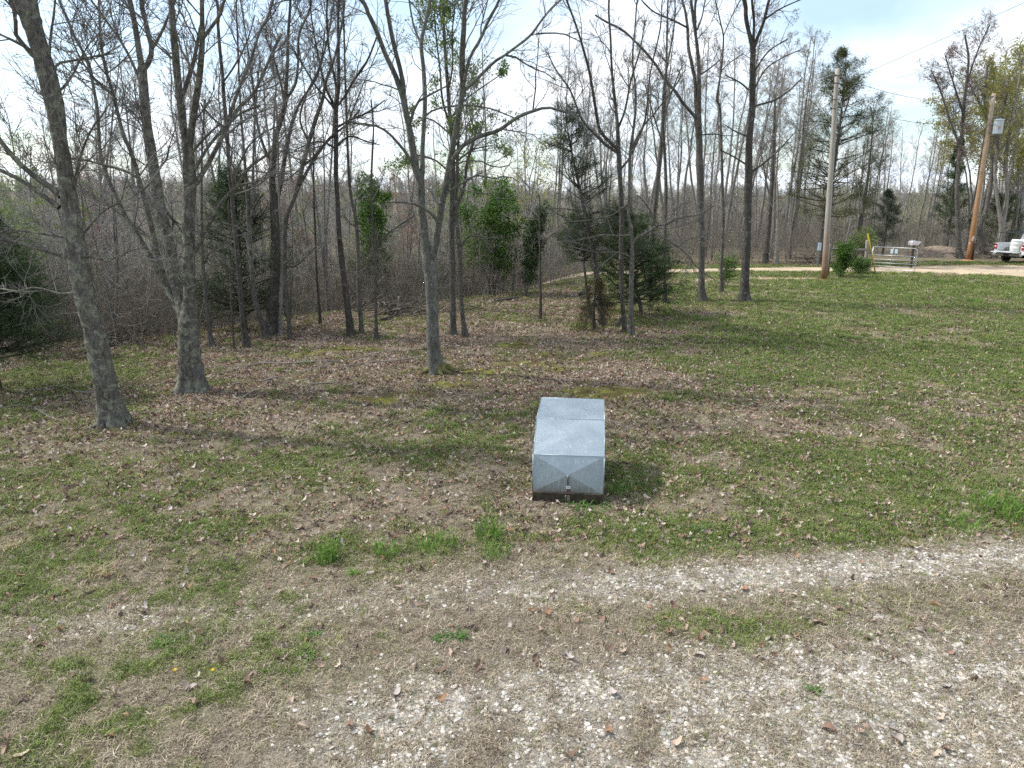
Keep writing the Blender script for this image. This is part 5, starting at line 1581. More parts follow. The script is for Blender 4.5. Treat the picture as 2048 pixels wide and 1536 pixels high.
mb = MB(); mb.box(front(0.012, 0.06, 0.014), (0.052, 0.010, 0.055), bev=0.003, M=tilt); hp = mb.obj('hasp', M_RUST, box)
mb = MB(); mb.box((0.012, 0.004, 0.075), (0.040, 0.006, 0.085), bev=0.002); mb.obj('hasp_strap', flat('hasp_strap_steel', (0.20, 0.17, 0.14), 0.6, 0.5), hp)
mb = MB()
mb.tube([(0.000, -0.012, 0.005), (0.002, -0.010, 0.06), (0.010, -0.010, 0.078), (0.020, -0.010, 0.076), (0.024, -0.010, 0.055), (0.012, -0.016, 0.005)], 0.0045, 6)
lk = mb.obj('lock_shackle', flat('brass_shackle', (0.35, 0.31, 0.2), 0.35, 0.9), box, smooth_shade=True)
mb = MB(); mb.box((-0.004, -0.022, -0.014 + 0.015), (0.046, 0.022, 0.036), bev=0.006); mb.obj('lock_body', flat('lock_steel', (0.45, 0.50, 0.52), 0.35, 0.8), lk)
mb = MB(); mb.tube([(-0.022, -0.004, 0.125), (-0.030, -0.012, 0.11), (-0.030, -0.014, 0.06), (-0.026, -0.016, 0.0), (-0.022, -0.02, -0.03)], 0.0035, 5); mb.tube([(-0.022, -0.004, 0.128), (-0.019, -0.012, 0.115), (-0.019, -0.012, 0.08)], 0.003, 5)
mb.obj('cable', flat('steel_cable', (0.30, 0.29, 0.26), 0.5, 0.7), box, smooth_shade=True)

# ------------------------------------------------------------------ utility poles and wires
def pole_mat(name, low, high, z0, z1):
    m, n, l, b = new_mat(name)
    tc = n.new('ShaderNodeTexCoord'); sp = n.new('ShaderNodeSeparateXYZ'); l.new(tc.outputs['Object'], sp.inputs[0])
    mr = n.new('ShaderNodeMapRange'); mr.inputs[1].default_value = z0; mr.inputs[2].default_value = z1; l.new(sp.outputs['Z'], mr.inputs[0])
    v = mapping(n, l, (30, 30, 1.2)); n1 = noise(n, l, 2.0, 6, 0.6, v)
    r1 = ramp(n, l, n1.outputs['Fac'], [(0.3, (0.68, 0.66, 0.64)), (0.7, (1.22, 1.2, 1.18))])
    n2 = noise(n, l, 1.4, 3, 0.5, mapping(n, l, (1, 1, 1)))
    ad = n.new('ShaderNodeMath'); ad.operation = 'MULTIPLY_ADD'; ad.inputs[1].default_value = 0.5; l.new(n2.outputs['Fac'], ad.inputs[0]); 
    sb = n.new('ShaderNodeMath'); sb.operation = 'SUBTRACT'; sb.inputs[1].default_value = 0.25; l.new(mr.outputs[0], sb.inputs[0]); l.new(sb.outputs[0], ad.inputs[2])
    c = mixc(n, l, ad.outputs[0], low, high)
    c = mixc(n, l, 1.0, c, r1.outputs[0], 'MULTIPLY')
    l.new(c, b.inputs['Base Color']); b.inputs['Roughness'].default_value = 0.9; b.inputs['Specular IOR Level'].default_value = 0.15
    bump(n, l, b, n1.outputs['Fac'], 0.4, 0.01)
    return m


def pole(name, label, ub, vb, ut, vt, wb, wt, mat):
    B = on_ground(ub, vb); T = onY(ut, vt, B[1])
    root = thing(name, tuple(B), label, 'utility pole')
    t = np.linspace(0, 1, 14)[:, None]
    p = (T - B)[None] * t; p[0, 2] -= 0.1
    r = 0.5 * (wb * px_at(B[1], vb) * (1 - t[:, 0]) + wt * px_at(B[1], vt) * t[:, 0])
    mb = MB(); mb.tube(p, r, 14); mb.obj('shaft', mat, root, smooth_shade=True)
    return root, B, T


def insulator(root, p0, p1, r=0.05):
    """ribbed strain insulator between two local points"""
    p0 = np.array(p0); p1 = np.array(p1)
    t = np.linspace(0, 1, 15); rr = np.array([0.35 if i % 2 == 0 else 1.0 for i in range(15)]) * r; rr[:2] = r * 0.25; rr[-2:] = r * 0.3
    mb = MB(); mb.tube(p0[None] * (1 - t[:, None]) + p1[None] * t[:, None], rr, 9)
    return mb.obj('insulator', flat('insulator_polymer', (0.10, 0.10, 0.11), 0.5), root, smooth_shade=True)


P1, B1, T1_ = pole('utility_pole', 'weathered grey wooden utility pole rising beside the vine bush and gate', 1648, 560, 1675, 137, 12, 8.5, pole_mat('grey_pole', (0.24, 0.145, 0.085), (0.36, 0.34, 0.305), 0.2, 3.6))


def loc1(u, v, dy=0.0): return onY(u, v, B1[1] + dy) - B1


ia = loc1(1670, 147, -0.1); ib = loc1(1642, 160, -1.5); insulator(P1, ia, ib, 0.06)
ic = loc1(1680, 153, 0.1); id_ = loc1(1692, 163, 1.2); insulator(P1, ic, id_, 0.06)
for (u, v) in ((1671, 152), (1668, 167), (1664, 200), (1662, 218)):
    mb = MB(); q = loc1(u, v); mb.tube([q + np.array([-0.09, -0.13, 0]), q + np.array([0.16, -0.13, 0])], 0.02, 7); mb.box(q + np.array([-0.06, -0.14, 0.0]), (0.06, 0.03, 0.09)); mb.obj('bolt', M_RUST, P1)
mb = MB(); q = loc1(1665, 201); mb.box(q + np.array([-0.16, -0.08, 0.0]), (0.16, 0.12, 0.08), bev=0.02); mb.obj('service_clamp', M_STEEL, P1)

P2, B2, T2_ = pole('utility_pole', 'leaning brown wooden utility pole carrying a grey transformer by the pickup', 1937, 521, 1988, 187, 10, 7.5, pole_mat('brown_pole', (0.30, 0.155, 0.065), (0.42, 0.34, 0.27), 1.5, 9.5))


def loc2(u, v, dy=0.0): return onY(u, v, B2[1] + dy) - B2


insulator(P2, loc2(1987, 192, -0.1), loc2(1976, 199, -0.8), 0.06)
ax = unit((T2_ - B2)[None])[0]
ct = loc2(1994, 268, -0.42); cb = ct - ax * 0.0
tr = MB()
h_ = 0.80; r_ = 0.275
tr.tube([cb, cb + ax * 0.03, cb + ax * h_, cb + ax * (h_ + 0.02)], [r_ * .96, r_, r_, r_ * 1.04], 20)
can = tr.obj('transformer', flat('transformer_grey', (0.40, 0.45, 0.48), 0.55, 0.1, var=0.12, scale=5), P2, smooth_shade=False)
tr = MB(); tr.tube([cb + ax * (h_ + 0.02), cb + ax * (h_ + 0.07), cb + ax * (h_ + 0.11)], [r_ * 1.1, r_ * 1.05, r_ * 0.5], 20); tr.obj('lid', flat('lid_grey', (0.44, 0.49, 0.52), 0.5, 0.1), can)
tr = MB(); q = cb + ax * (h_ + 0.10); t = np.linspace(0, 1, 9); tr.tube(q[None] + ax[None] * (t * 0.26)[:, None], [0.05, 0.075, 0.045, 0.075, 0.045, 0.07, 0.04, 0.05, 0.02], 10); tr.obj('bushing', flat('bushing_brown', (0.10, 0.09, 0.09), 0.35), can, smooth_shade=True)
for dz in (0.42, 0.34):
    tr = MB(); tr.box(cb + ax * dz + np.array([-0.10, -r_ * 0.97, 0]), (0.17, 0.05, 0.035), rz=-0.35); tr.obj('warning_stripe', flat('orange_stripe', (0.55, 0.27, 0.10), 0.6), can)
for dz in (0.18, 0.62):
    tr = MB(); tr.box(cb + ax * dz + np.array([-0.30, 0.22, 0]), (0.30, 0.12, 0.05), bev=0.01); tr.obj('hanger_bracket', M_STEEL, can)
tr = MB(); q = loc2(1980, 236, -0.05); tr.tube([q + np.array([-0.18, -0.1, 0]), q + np.array([0.05, -0.16, 0.05]), q + np.array([0.28, -0.25, 0.02]), cb + ax * (h_ + .3)], 0.014, 6); tr.obj('jumper_wire', M_STEEL, P2, smooth_shade=True)
for (u, v, dx) in ((1939, 487, -0.02), (1945, 479, 0.07), (1947, 475, 0.10)):
    tr = MB(); q = loc2(u, v, -0.19); tr.box(q, (0.13, 0.012, 0.16), rz=0.2, bev=0.004); tr.obj('paper_tag', flat('paper_tag', (0.68, 0.62, 0.58), 0.8), P2)
tr = MB()
q0 = loc2(1939.5, 521) ; q1 = loc2(1945, 486)
tr.tube([q0 + np.array([0.055, -0.10, 0]), q1 + np.array([0.03, -0.10, 0])], [0.105, 0.10], 10); tr.obj('dark_base', flat('dark_base_brown', (0.055, 0.032, 0.022), 0.8), P2, smooth_shade=True)  # dark brown tube along the lower right of the shaft
# spoil of sawdust-coloured earth round its foot
rs = np.random.default_rng(3)


def mound(name, label, u, v, rx, ry, h, mat, cat_='mound', kind=None):
    B = on_ground(u, v); n_ = 20
    vv = [(0, 0, h)]; f3 = []; f4 = []
    for j, f in enumerate((0.35, 0.7, 1.0)):
        for i in range(n_):
            a = 2 * math.pi * i / n_; k = rs.uniform(0.85, 1.15)
            vv.append((rx * f * k * math.cos(a), ry * f * k * math.sin(a), h * (1 - f ** 1.3) * rs.uniform(0.7, 1.2) - (0.04 if f == 1 else 0)))
    for i in range(n_):
        f3.append((0, 1 + i, 1 + (i + 1) % n_))
        for j in (0, 1):
            a0 = 1 + j * n_; b0 = a0 + n_
            f4.append((a0 + i, b0 + i, b0 + (i + 1) % n_, a0 + (i + 1) % n_))
    mb = MB(); mb.add(vv, f3, f4)
    o = mb.obj(name, mat, loc=tuple(B), smooth_shade=True)
    return tag(o, label, cat_, kind=kind)


M_EARTH_ = None
M_EARTH = flat('orange_earth', (0.33, 0.185, 0.095), 0.95, var=0.3, scale=8, bmp=0.5)
mound('earth_spoil', 'small patch of orange earth at the foot of the leaning pole', 1935, 522, 0.6, 0.5, 0.10, M_EARTH, 'earth')
mound('earth_spoil', 'small patch of orange earth at the foot of the grey pole', 1642, 561, 0.55, 0.4, 0.06, M_EARTH, 'earth')
mound('earth_mound', 'low leaf-covered earth mound behind the gate beyond the road', 1872, 512, 2.6, 1.3, 0.75, flat('leafy_earth', (0.21, 0.165, 0.125), 0.95, var=0.5, scale=6, bmp=0.8), 'mound')


def wire(name, label, a, b_, sag, r=0.012, n_=24):
    a = np.array(a); b_ = np.array(b_); t = np.linspace(0, 1, n_)[:, None]
    p = a * (1 - t) + b_ * t; p[:, 2] -= (4 * t * (1 - t))[:, 0] * sag
    mb = MB(); mb.tube(p - a, r, 5)
    return tag(mb.obj(name, flat('wire_' + str(len(bpy.data.materials)), (0.16, 0.165, 0.17), 0.5, 0.4), loc=tuple(a), smooth_shade=True), label, 'wire')


wire('overhead_wire', 'overhead wire running from the grey pole top off the upper right', B1 + id_, (46, 12.0, 24.5), 0.35, 0.011)
wire('overhead_wire', 'overhead wire above the leaning pole running off the right edge', onY(1790, 157, 56), onY(2120, 38, 42), 0.3, 0.011)
wire('overhead_wire', 'wire strung between the grey pole and the leaning pole', B1 + ic, B2 + loc2(1976, 199, -0.8), 0.5, 0.011)
wire('overhead_wire', 'lower service wire between the two utility poles', B1 + loc1(1668, 201), B2 + loc2(1978, 240), 0.6, 0.012)
wire('overhead_wire', 'pale service wire sloping left from the grey pole into the trees', B1 + loc1(1662, 204), onY(1405, 330, 31.5), 0.4, 0.012)

# guy wire with its yellow guard
ga = on_ground(1752, 551); gt = B1 + loc1(1672, 152)
guy = thing('guy_wire', tuple(ga), 'guy wire with yellow plastic guard anchored beside the gate', 'guy wire')
mb = MB(); mb.tube([(0, 0, -0.1), gt - ga], 0.009, 5); mb.obj('strand', M_STEEL, guy, smooth_shade=True)
d_ = unit((gt - ga)[None])[0]
mb = MB(); mb.tube([d_ * 0.05, d_ * 1.2, d_ * 2.42], [0.030, 0.034, 0.040], 9); mb.obj('guard', flat('yellow_plastic', (0.62, 0.42, 0.03), 0.5, var=0.1), guy, smooth_shade=True)

# ------------------------------------------------------------------ fence corner and gate
def post(name, label, ub, vb, ut, vt, w, mat):
    B = on_ground(ub, vb); T = onY(ut, vt, B[1])
    mb = MB(); d = T - B; r = w * px_at(B[1], vb) * 0.5
    mb.tube([np.array([0, 0, -0.1]), d * 0.5, d * 0.97, d], [r * 1.04, r, r, r * 0.8], 10)
    return tag(mb.obj(name, mat, loc=tuple(B), smooth_shade=True), label, 'fence post'), B, T


M_POST = flat('post_wood', (0.235, 0.215, 0.18), 0.9, var=0.3, scale=20, bmp=0.5)
fp1, FB1, FT1 = post('fence_post', 'pale leaning fence post beside the grey utility pole', 1656, 553, 1660, 489, 4.5, M_POST)
fp2, FB2, FT2 = post('fence_post', 'stout wooden gate post with vines at its foot', 1731, 543, 1735, 480, 7, M_POST)
fp3, FB3, FT3 = post('fence_post', 'short pale post just left of the gate post', 1726, 541, 1727, 515, 3.5, M_POST)
a = FB1 + (FT1 - FB1) * 0.86; b_ = FB2 + (FT2 - FB2) * 0.70
mb = MB(); mb.tube([np.zeros(3), (b_ - a) * .5 + np.array([0, 0, -0.02]), b_ - a], [0.055, 0.06, 0.055], 9)
tag(mb.obj('fence_rail', M_POST, loc=tuple(a), smooth_shade=True), 'horizontal wooden brace rail between the vine bush and gate post', 'rail')

GA = on_ground(1741, 540); GBp = on_ground(1829, 546)
gate = thing('farm_gate', tuple(GA), 'silver tubular farm gate with six rails standing closed by the road', 'gate')
gd = GBp - GA; GL = np.linalg.norm(gd[:2]); gdir = np.array([gd[0], gd[1], 0]) / GL
GH = 1.22
M_TUBE = flat('gate_tube', (0.42, 0.44, 0.45), 0.42, 0.6, var=0.12)
zs = [0.10, 0.27, 0.45, 0.64, 0.87, 0.10 + GH]
for k, zr in enumerate(zs[1:-1]):
    mb = MB(); mb.tube([gdir * 0.02 + np.array([0, 0, zr]), gdir * (GL - 0.02) + np.array([0, 0, zr])], 0.017, 8); mb.obj('rail', M_TUBE, gate, smooth_shade=True)
mb = MB()
lp = [gdir * 0.0 + np.array([0, 0, zs[0]]), gdir * (GL - .12) + np.array([0, 0, zs[0]]), gdir * (GL - .03) + np.array([0, 0, zs[0] + .03]), gdir * GL + np.array([0, 0, zs[0] + .12]),
      gdir * GL + np.array([0, 0, zs[-1] - .14]), gdir * (GL - .04) + np.array([0, 0, zs[-1] - .04]), gdir * (GL - .14) + np.array([0, 0, zs[-1]]), np.array([0, 0, zs[-1]])]
mb.tube(lp, 0.020, 9); mb.obj('frame', M_TUBE, gate, smooth_shade=True)
mb = MB(); mb.tube([np.array([0, 0, zs[0]]), np.array([0, 0, zs[-1]])], 0.024, 9); mb.obj('hinge_stile', M_TUBE, gate, smooth_shade=True)
mb = MB(); mb.tube([gdir * GL * 0.42 + np.array([0, -.02, zs[0]]), gdir * GL * 0.46 + np.array([0, -.02, zs[-1]])], 0.014, 7); mb.obj('brace', M_TUBE, gate, smooth_shade=True)
for k, f in enumerate((0.43, 0.53)):
    mb = MB(); mb.box(gdir * GL * f + np.array([0, -0.035, 1.12]), (0.15, 0.012, 0.24), rz=math.atan2(gdir[1], gdir[0]), bev=0.004); mb.obj('sign_plate', flat('pale_blue_plate', (0.42, 0.55, 0.62), 0.5, var=0.08), gate)
for zr in (0.35, 1.05):
    mb = MB(); mb.tube([np.array([-0.02, 0, zr]), (FB2 - GA) * np.array([1, 1, 0]) + np.array([0.05, 0, zr])], 0.014, 6); mb.obj('hinge', M_RUST, gate)

# white hood on a post behind the gate
MBX = on_ground(1821, 538)
mbx = thing('mailbox', tuple(MBX), 'white rounded box on a dark post standing behind the gate', 'mailbox')
mb = MB(); mb.box((0, 0, 0.62), (0.10, 0.10, 1.45), bev=0.01); mb.obj('post', flat('dark_post', (0.05, 0.045, 0.04), 0.9, var=0.3), mbx)
mb = MB()
poly = [(-0.20, 1.38), (0.12, 1.38), (0.33, 1.57), (0.16, 1.60), (-0.02, 1.63), (-0.17, 1.61), (-0.23, 1.53)]
mb.prism(poly, -0.2, 0.25)
mb.obj('shell', flat('white_plastic', (0.66, 0.62, 0.63), 0.6, var=0.1, scale=4), mbx)
mb = MB(); mb.box((-0.05, -0.215, 1.46), (0.24, 0.02, 0.14), bev=0.008); mb.obj('shade_panel', flat('pinkish_shade', (0.60, 0.50, 0.52), 0.6, var=0.1), mbx)  # pinkish shade low on the shell, painted as a thin panel
EB = on_ground(1634, 531)
eb = thing('meter_box', tuple(EB), 'pale blue meter box on a post beyond the road left of the grey pole', 'box')
mb = MB(); mb.box((0, 0, 0.6), (0.09, 0.09, 1.3)); mb.obj('post', M_WOODGREY, eb)
mb = MB(); mb.box((0, -0.08, 1.15), (0.20, 0.12, 0.48), bev=0.02); mb.obj('housing', flat('meter_blue', (0.42, 0.52, 0.62), 0.5), eb)

# ------------------------------------------------------------------ pickup truck and barrel
TB = at(2011, 526)
TRZ = R(-70)
truck = thing('pickup_truck', tuple(TB), 'white pickup truck with lowered tailgate and ladder rack at the right edge', 'truck', rz=TRZ)
# local frame: x to the right, y forward (rear bumper at y=0)
M_PAINT = flat('truck_paint', (0.62, 0.63, 0.63), 0.3, 0.0, var=0.05, spec=0.5)
M_GLASS = flat('truck_glass', (0.03, 0.04, 0.045), 0.08, 0.0, spec=0.6)
M_RUB = flat('tyre_rubber', (0.022, 0.022, 0.022), 0.85)
M_CHROME = flat('bumper_metal', (0.45, 0.45, 0.44), 0.3, 0.8)
M_BEDL = flat('bed_liner', (0.33, 0.34, 0.33), 0.7, var=0.2)
M_RED = flat('tail_lamp_red', (0.30, 0.015, 0.02), 0.25, spec=0.6)
for sx in (-1, 1):
    mb = MB()
    prof_ = [(0.12, 0.55), (0.62, 0.55), (0.72, 0.80), (0.95, 0.93), (1.25, 0.93), (1.48, 0.80), (1.58, 0.55), (1.95, 0.55), (1.95, 1.24), (0.12, 1.22)]
    x0, x1 = sx * 0.80, sx * 0.97
    n_ = len(prof_)
    v = [(x0, a, z) for a, z in prof_] + [(x1, a, z) for a, z in prof_]
    cen = [(x0, 1.0, 1.1), (x1, 1.0, 1.1)]
    v += cen
    f4 = [(i, (i + 1) % n_, n_ + (i + 1) % n_, n_ + i) for i in range(n_)]
    f3 = [(2 * n_, i, (i + 1) % n_) for i in range(n_)] + [(2 * n_ + 1, n_ + (i + 1) % n_, n_ + i) for i in range(n_)]
    mb.add(v, f3, f4); mb.obj('bed_side', M_PAINT, truck)
    mb = MB(); mb.box((sx * 0.885, 0.085, 1.02), (0.15, 0.07, 0.34), bev=0.02); tl = mb.obj('tail_light', M_RED, truck)
    mb = MB(); mb.box((sx * 0.885, 0.046, 1.02), (0.11, 0.01, 0.06)); mb.obj('reverse_lens', M_WHITE, tl)
    for yy in (1.12, 4.35):
        mb = MB(); t = np.array([-0.12, -0.10, 0.10, 0.12]); mb.tube([(sx * 0.82 + q, yy, 0.37) for q in t], [0.33, 0.37, 0.37, 0.33], 22); wh = mb.obj('wheel', M_RUB, truck)
        mb = MB(); mb.tube([(sx * (0.82 + 0.09), yy, 0.37), (sx * (0.82 + 0.128), yy, 0.37)], [0.23, 0.20], 18); mb.obj('rim', M_CHROME, wh)
mb = MB(); mb.box((0, 1.03, 0.68), (1.60, 1.85, 0.06)); mb.obj('bed_floor', M_BEDL, truck)
mb = MB(); mb.box((0, 1.93, 1.0), (1.60, 0.06, 0.58)); mb.obj('bed_front_wall', M_BEDL, truck)
mb = MB(); mb.box((0, -0.20, 0.70), (1.58, 0.56, 0.055), bev=0.015); tg = mb.obj('tailgate', M_PAINT, truck)
mb = MB(); mb.box((0, -0.20, 0.664), (0.34, 0.16, 0.02)); mb.obj('handle', M_BLACK, tg)
mb = MB(); mb.box((0, 0.0, 0.52), (1.86, 0.16, 0.17), bev=0.03); bp_ = mb.obj('rear_bumper', M_CHROME, truck)
mb = MB(); mb.box((0, -0.088, 0.52), (0.34, 0.02, 0.14)); mb.obj('number_plate', flat('plate_dark', (0.06, 0.06, 0.07), 0.5), bp_)
mb = MB(); mb.box((0, 1.6, 0.42), (0.9, 2.9, 0.16)); mb.box((0, 1.12, 0.36), (1.5, 0.14, 0.14)); mb.obj('chassis', M_BLACK, truck)
mb = MB()
cab = [(2.0, 0.55), (4.0, 0.55), (4.0, 1.15), (3.75, 1.22), (3.15, 1.78), (2.25, 1.80), (2.02, 1.30)]
n_ = len(cab)
v = [(-0.93 if z < 1.25 else -0.74, a, z) for a, z in cab] + [(0.93 if z < 1.25 else 0.74, a, z) for a, z in cab] + [(-0.90, 2.9, 1.0), (0.90, 2.9, 1.0)]
f4 = [(i, n_ + i, n_ + (i + 1) % n_, (i + 1) % n_) for i in range(n_)]
f3 = [(2 * n_, (i + 1) % n_, i) for i in range(n_)] + [(2 * n_ + 1, n_ + i, n_ + (i + 1) % n_) for i in range(n_)]
mb.add(v, f3, f4); cb_ = mb.obj('cab', M_PAINT, truck)
mb = MB(); v = [(-0.70, 2.055, 1.36), (0.70, 2.055, 1.36), (0.64, 2.205, 1.70), (-0.64, 2.205, 1.70)]; mb.add(v, (), [(0, 1, 2, 3)]); mb.obj('rear_window', M_GLASS, cb_)
for sx in (-1, 1):
    mb = MB(); v = [(sx * 0.90, 2.25, 1.32), (sx * 0.90, 3.45, 1.32), (sx * 0.775, 3.05, 1.70), (sx * 0.775, 2.35, 1.70)]; mb.add(v, (), [(0, 1, 2, 3) if sx > 0 else (3, 2, 1, 0)]); mb.obj('side_window', M_GLASS, cb_)
mb = MB(); mb.box((0, 4.75, 0.82), (1.86, 1.55, 0.60), bev=0.12); mb.obj('hood', M_PAINT, truck)
mb = MB()
for sx in (-1, 1):
    mb.tube([(sx * 0.86, 0.25, 1.25), (sx * 0.80, 0.25, 1.88)], 0.022, 6); mb.tube([(sx * 0.86, 1.85, 1.27), (sx * 0.80, 1.85, 1.90)], 0.022, 6)
    mb.tube([(sx * 0.80, 0.15, 1.89), (sx * 0.80, 3.3, 1.93)], 0.024, 6)
for yy in (0.25, 1.85):
    mb.tube([(-0.84, yy, 1.89), (0.84, yy, 1.89)], 0.022, 6)
mb.obj('ladder_rack', flat('rack_black', (0.03, 0.035, 0.04), 0.5), truck)
mb = MB(); mb.tube([(-0.55, 1.05, 1.37), (0.92, 0.95, 1.37)], 0.085, 14)
pp = tag(mb.obj('white_pipe', M_WHITE, loc=tuple(TB), smooth_shade=True, rot=(0, 0, TRZ)), 'white plastic pipe lying across the pickup bed', 'pipe')
cR = np.array([[math.cos(TRZ), -math.sin(TRZ)], [math.sin(TRZ), math.cos(TRZ)]])
bl = cR @ np.array([0.42, 0.05]) + TB[:2]
barrel = thing('barrel', (bl[0], bl[1], TB[2] + 0.73), 'white plastic barrel standing in the open pickup bed', 'barrel')
mb = MB(); mb.tube([(0, 0, z) for z in (0, 0.03, 0.2, 0.22, 0.25, 0.27, 0.45, 0.47, 0.5, 0.52, 0.62, 0.66)], [0.25, 0.275, 0.28, 0.292, 0.292, 0.28, 0.28, 0.292, 0.292, 0.28, 0.275, 0.25], 22); mb.obj('drum', flat('barrel_plastic', (0.66, 0.68, 0.64), 0.5, var=0.06), barrel, smooth_shade=True)
mb = MB(); mb.tube([(0, 0, 0.655), (0, 0, 0.685)], [0.285, 0.285], 22); mb.obj('lid_ring', flat('ring_plastic', (0.60, 0.62, 0.60), 0.5), barrel)

# ------------------------------------------------------------------ fallen wood
def fallen(label, uvw, seed, side=3, mat=None, lift=0.02):
    rng = np.random.default_rng(seed)
    pts = []; rad = []
    for (u, v, w) in uvw:
        p = on_ground(u, v); r = max(0.005, w * px_at(p[1], v) * 0.32); p[2] += r + lift + rng.uniform(0, 0.03); pts.append(p); rad.append(r)
    B = pts[0].copy(); B[2] = gz(B[0], B[1])
    p, r = resample(np.array(pts) - B, rad, 24)
    r[-1] = 0.004
    p1, r1 = grow(rng, p[None], r[None], side, 0.2, 0.95, (20, 50), (0.15, 0.4), 0.2, 0.0, 6, 0.004, 0.6)
    p1[:, :, 2] = np.maximum(0.02, p1[:, :, 2] * 0.5 + 0.03)
    p2, r2 = grow(rng, p1, r1, 2, 0.3, 0.95, (20, 50), (0.2, 0.5), 0.2, 0.0, 4, 0.003, 0.7)
    p2[:, :, 2] = np.maximum(0.01, p2[:, :, 2])
    root = thing('fallen_branch', tuple(B), label, 'branch')
    v, q = tube_arrays(p[None], r[None], 7); link('stem', mesh_np('stem', v, [q]), mat or M_STICK, root)
    v, q = stack([tube_arrays(p1, r1, 4), tube_arrays(p2, r2, 3)]); link('twigs', mesh_np('twigs', v, [q]), mat or M_STICK, root)


fallen('long pale fallen branch lying left of the middle oak', [(757, 709, 2), (695, 723, 3), (625, 728, 4), (590, 730, 4), (520, 730, 4), (482, 739, 3), (425, 754, 2)], 81, 5)
fallen('fallen branch with an upturned fork close to the foot of the middle oak', [(838, 719, 4), (790, 725, 4), (750, 726, 3), (692, 736, 2)], 82, 3)
fallen('bent stick lying right of the broad lichen tree', [(465, 793, 4), (478, 801, 4), (500, 790, 4), (523, 779, 3)], 83, 1)
fallen('short straight stick above the bent one', [(523, 767, 4), (542, 762, 4), (562, 757, 3)], 84, 1)
fallen('thin branch lying between the cedar and the thick leaning tree', [(34, 788, 2), (80, 781, 3), (116, 776, 3), (160, 788, 3), (198, 788, 2)], 85, 4)
fallen('twiggy fallen branch at the left edge of the lawn', [(-10, 822, 3), (48, 813, 3), (75, 823, 3), (99, 837, 2), (140, 850, 2)], 86, 6)
fallen('thin stick lying below the long fallen branch', [(600, 775, 2), (640, 771, 3), (690, 766, 2)], 87, 1)
fallen('short curved stick in the litter below the long branch', [(610, 744, 2), (640, 738, 3), (665, 730, 2)], 88, 1)


def log(label, a, b_, w):
    A = on_ground(*a); Bq = on_ground(*b_); r = w * px_at(A[1], a[1]) * 0.5
    t = np.linspace(0, 1, 7)[:, None]; p = (Bq - A)[None] * t; p[:, 2] += r * 0.8
    mb = MB(); mb.tube(p, [r, r * 1.05, r, r * .95, r * .95, r * .85, r * .8], 9)
    tag(mb.obj('fallen_log', M_LOG, loc=tuple(A), smooth_shade=True), label, 'log')


log('dark fallen log at the wood edge between oak and clearing', (990, 606), (1035, 598), 7)
log('dark log end lying left of the brush pile behind the oak', (762, 644), (785, 637), 9)
log('slanting dark log behind the twisted cedar', (1160, 592), (1180, 578), 8)
log('broken pale-brown stump of wood beside the crooked grey tree', (1232, 655), (1240, 640), 8)


def brush(label, u, v, Rx, n_, H, seed):
    rng = np.random.default_rng(seed); B = on_ground(u, v)
    root = thing('brush_pile', tuple(B), label, 'brush pile')
    c = rng.normal(size=(n_, 3)) * np.array([Rx * .45, .45, 0.0]); c[:, 2] = rng.random(n_) * H
    d = unit(np.stack([rng.normal(0, 1, n_), rng.normal(0, .5, n_), rng.normal(0, .25, n_)], 1)); L = rng.uniform(0.5, 1.6, n_)
    K = 5; t = np.linspace(-.5, .5, K)
    P = c[:, None] + d[:, None] * (t[None] * L[:, None])[:, :, None] + rng.normal(size=(n_, K, 3)) * 0.04
    P[:, :, 2] = np.maximum(P[:, :, 2], 0.02)
    r = rng.uniform(0.006, 0.035, n_)[:, None] * np.linspace(1, .4, K)[None]
    v_, q = tube_arrays(P, r, 5)
    o = link('sticks', mesh_np('sticks', v_, [q]), flat('pile_wood_' + str(seed), (0.12, 0.105, 0.09), 0.95, var=0.5, scale=5), root); o['kind'] = 'stuff'


brush('dark brush pile of sticks behind the oak at left', 800, 630, 1.6, 90, 0.5, 91)
brush('pile of dead twigs under the brush at the left wood edge', 240, 690, 1.0, 50, 0.35, 92)
brush('heap of pale dead branches at the foot of the leaning pole trees', 1960, 516, 2.0, 90, 0.8, 93)
brush('scattered dead branches beyond the road behind the grey pole', 1615, 527, 2.0, 50, 0.4, 94)

# ------------------------------------------------------------------ single weeds and leaves that stand out near the camera
def weed(name, label, u, v, n_, h, rad, wid, lean, mat, seed, cat_='weed'):
    rng = np.random.default_rng(seed)
    B = on_ground(u, v)
    zq, _ = surf(np.array([B[0]]), np.array([B[1]])); B[2] = float(zq[0])
    me = tuft(rng, n_, h, rad, lean, wid)
    o = link(name, me, mat, loc=tuple(B))
    return tag(o, label, cat_)


M_BLADE = leafmat('weed_blade', (0.09, 0.20, 0.028), (0.19, 0.31, 0.06), 0.3)
M_ROS = leafmat('rosette_leaf', (0.06, 0.14, 0.03), (0.12, 0.22, 0.055), 0.25)
weed('grass_clump', 'tall dark green grass clump left of the well cover front', 655, 1118, 117, 0.26, 0.15, 0.010, 0.55, M_BLADE, 101, 'grass clump')
weed('grass_clump', 'green grass clump between the tall clump and the well cover', 775, 1105, 91, 0.19, 0.17, 0.010, 0.7, M_BLADE, 102, 'grass clump')
weed('grass_clump', 'wide clump of long green blades in front of the well cover', 875, 1095, 104, 0.20, 0.23, 0.010, 0.8, M_BLADE, 103, 'grass clump')
weed('grass_clump', 'tallest grass clump just left below the well cover', 975, 1075, 104, 0.24, 0.18, 0.010, 0.7, M_BLADE, 104, 'grass clump')
weed('grass_clump', 'spiky grass clump below the tallest one', 990, 1110, 78, 0.19, 0.16, 0.010, 0.8, M_BLADE, 105, 'grass clump')
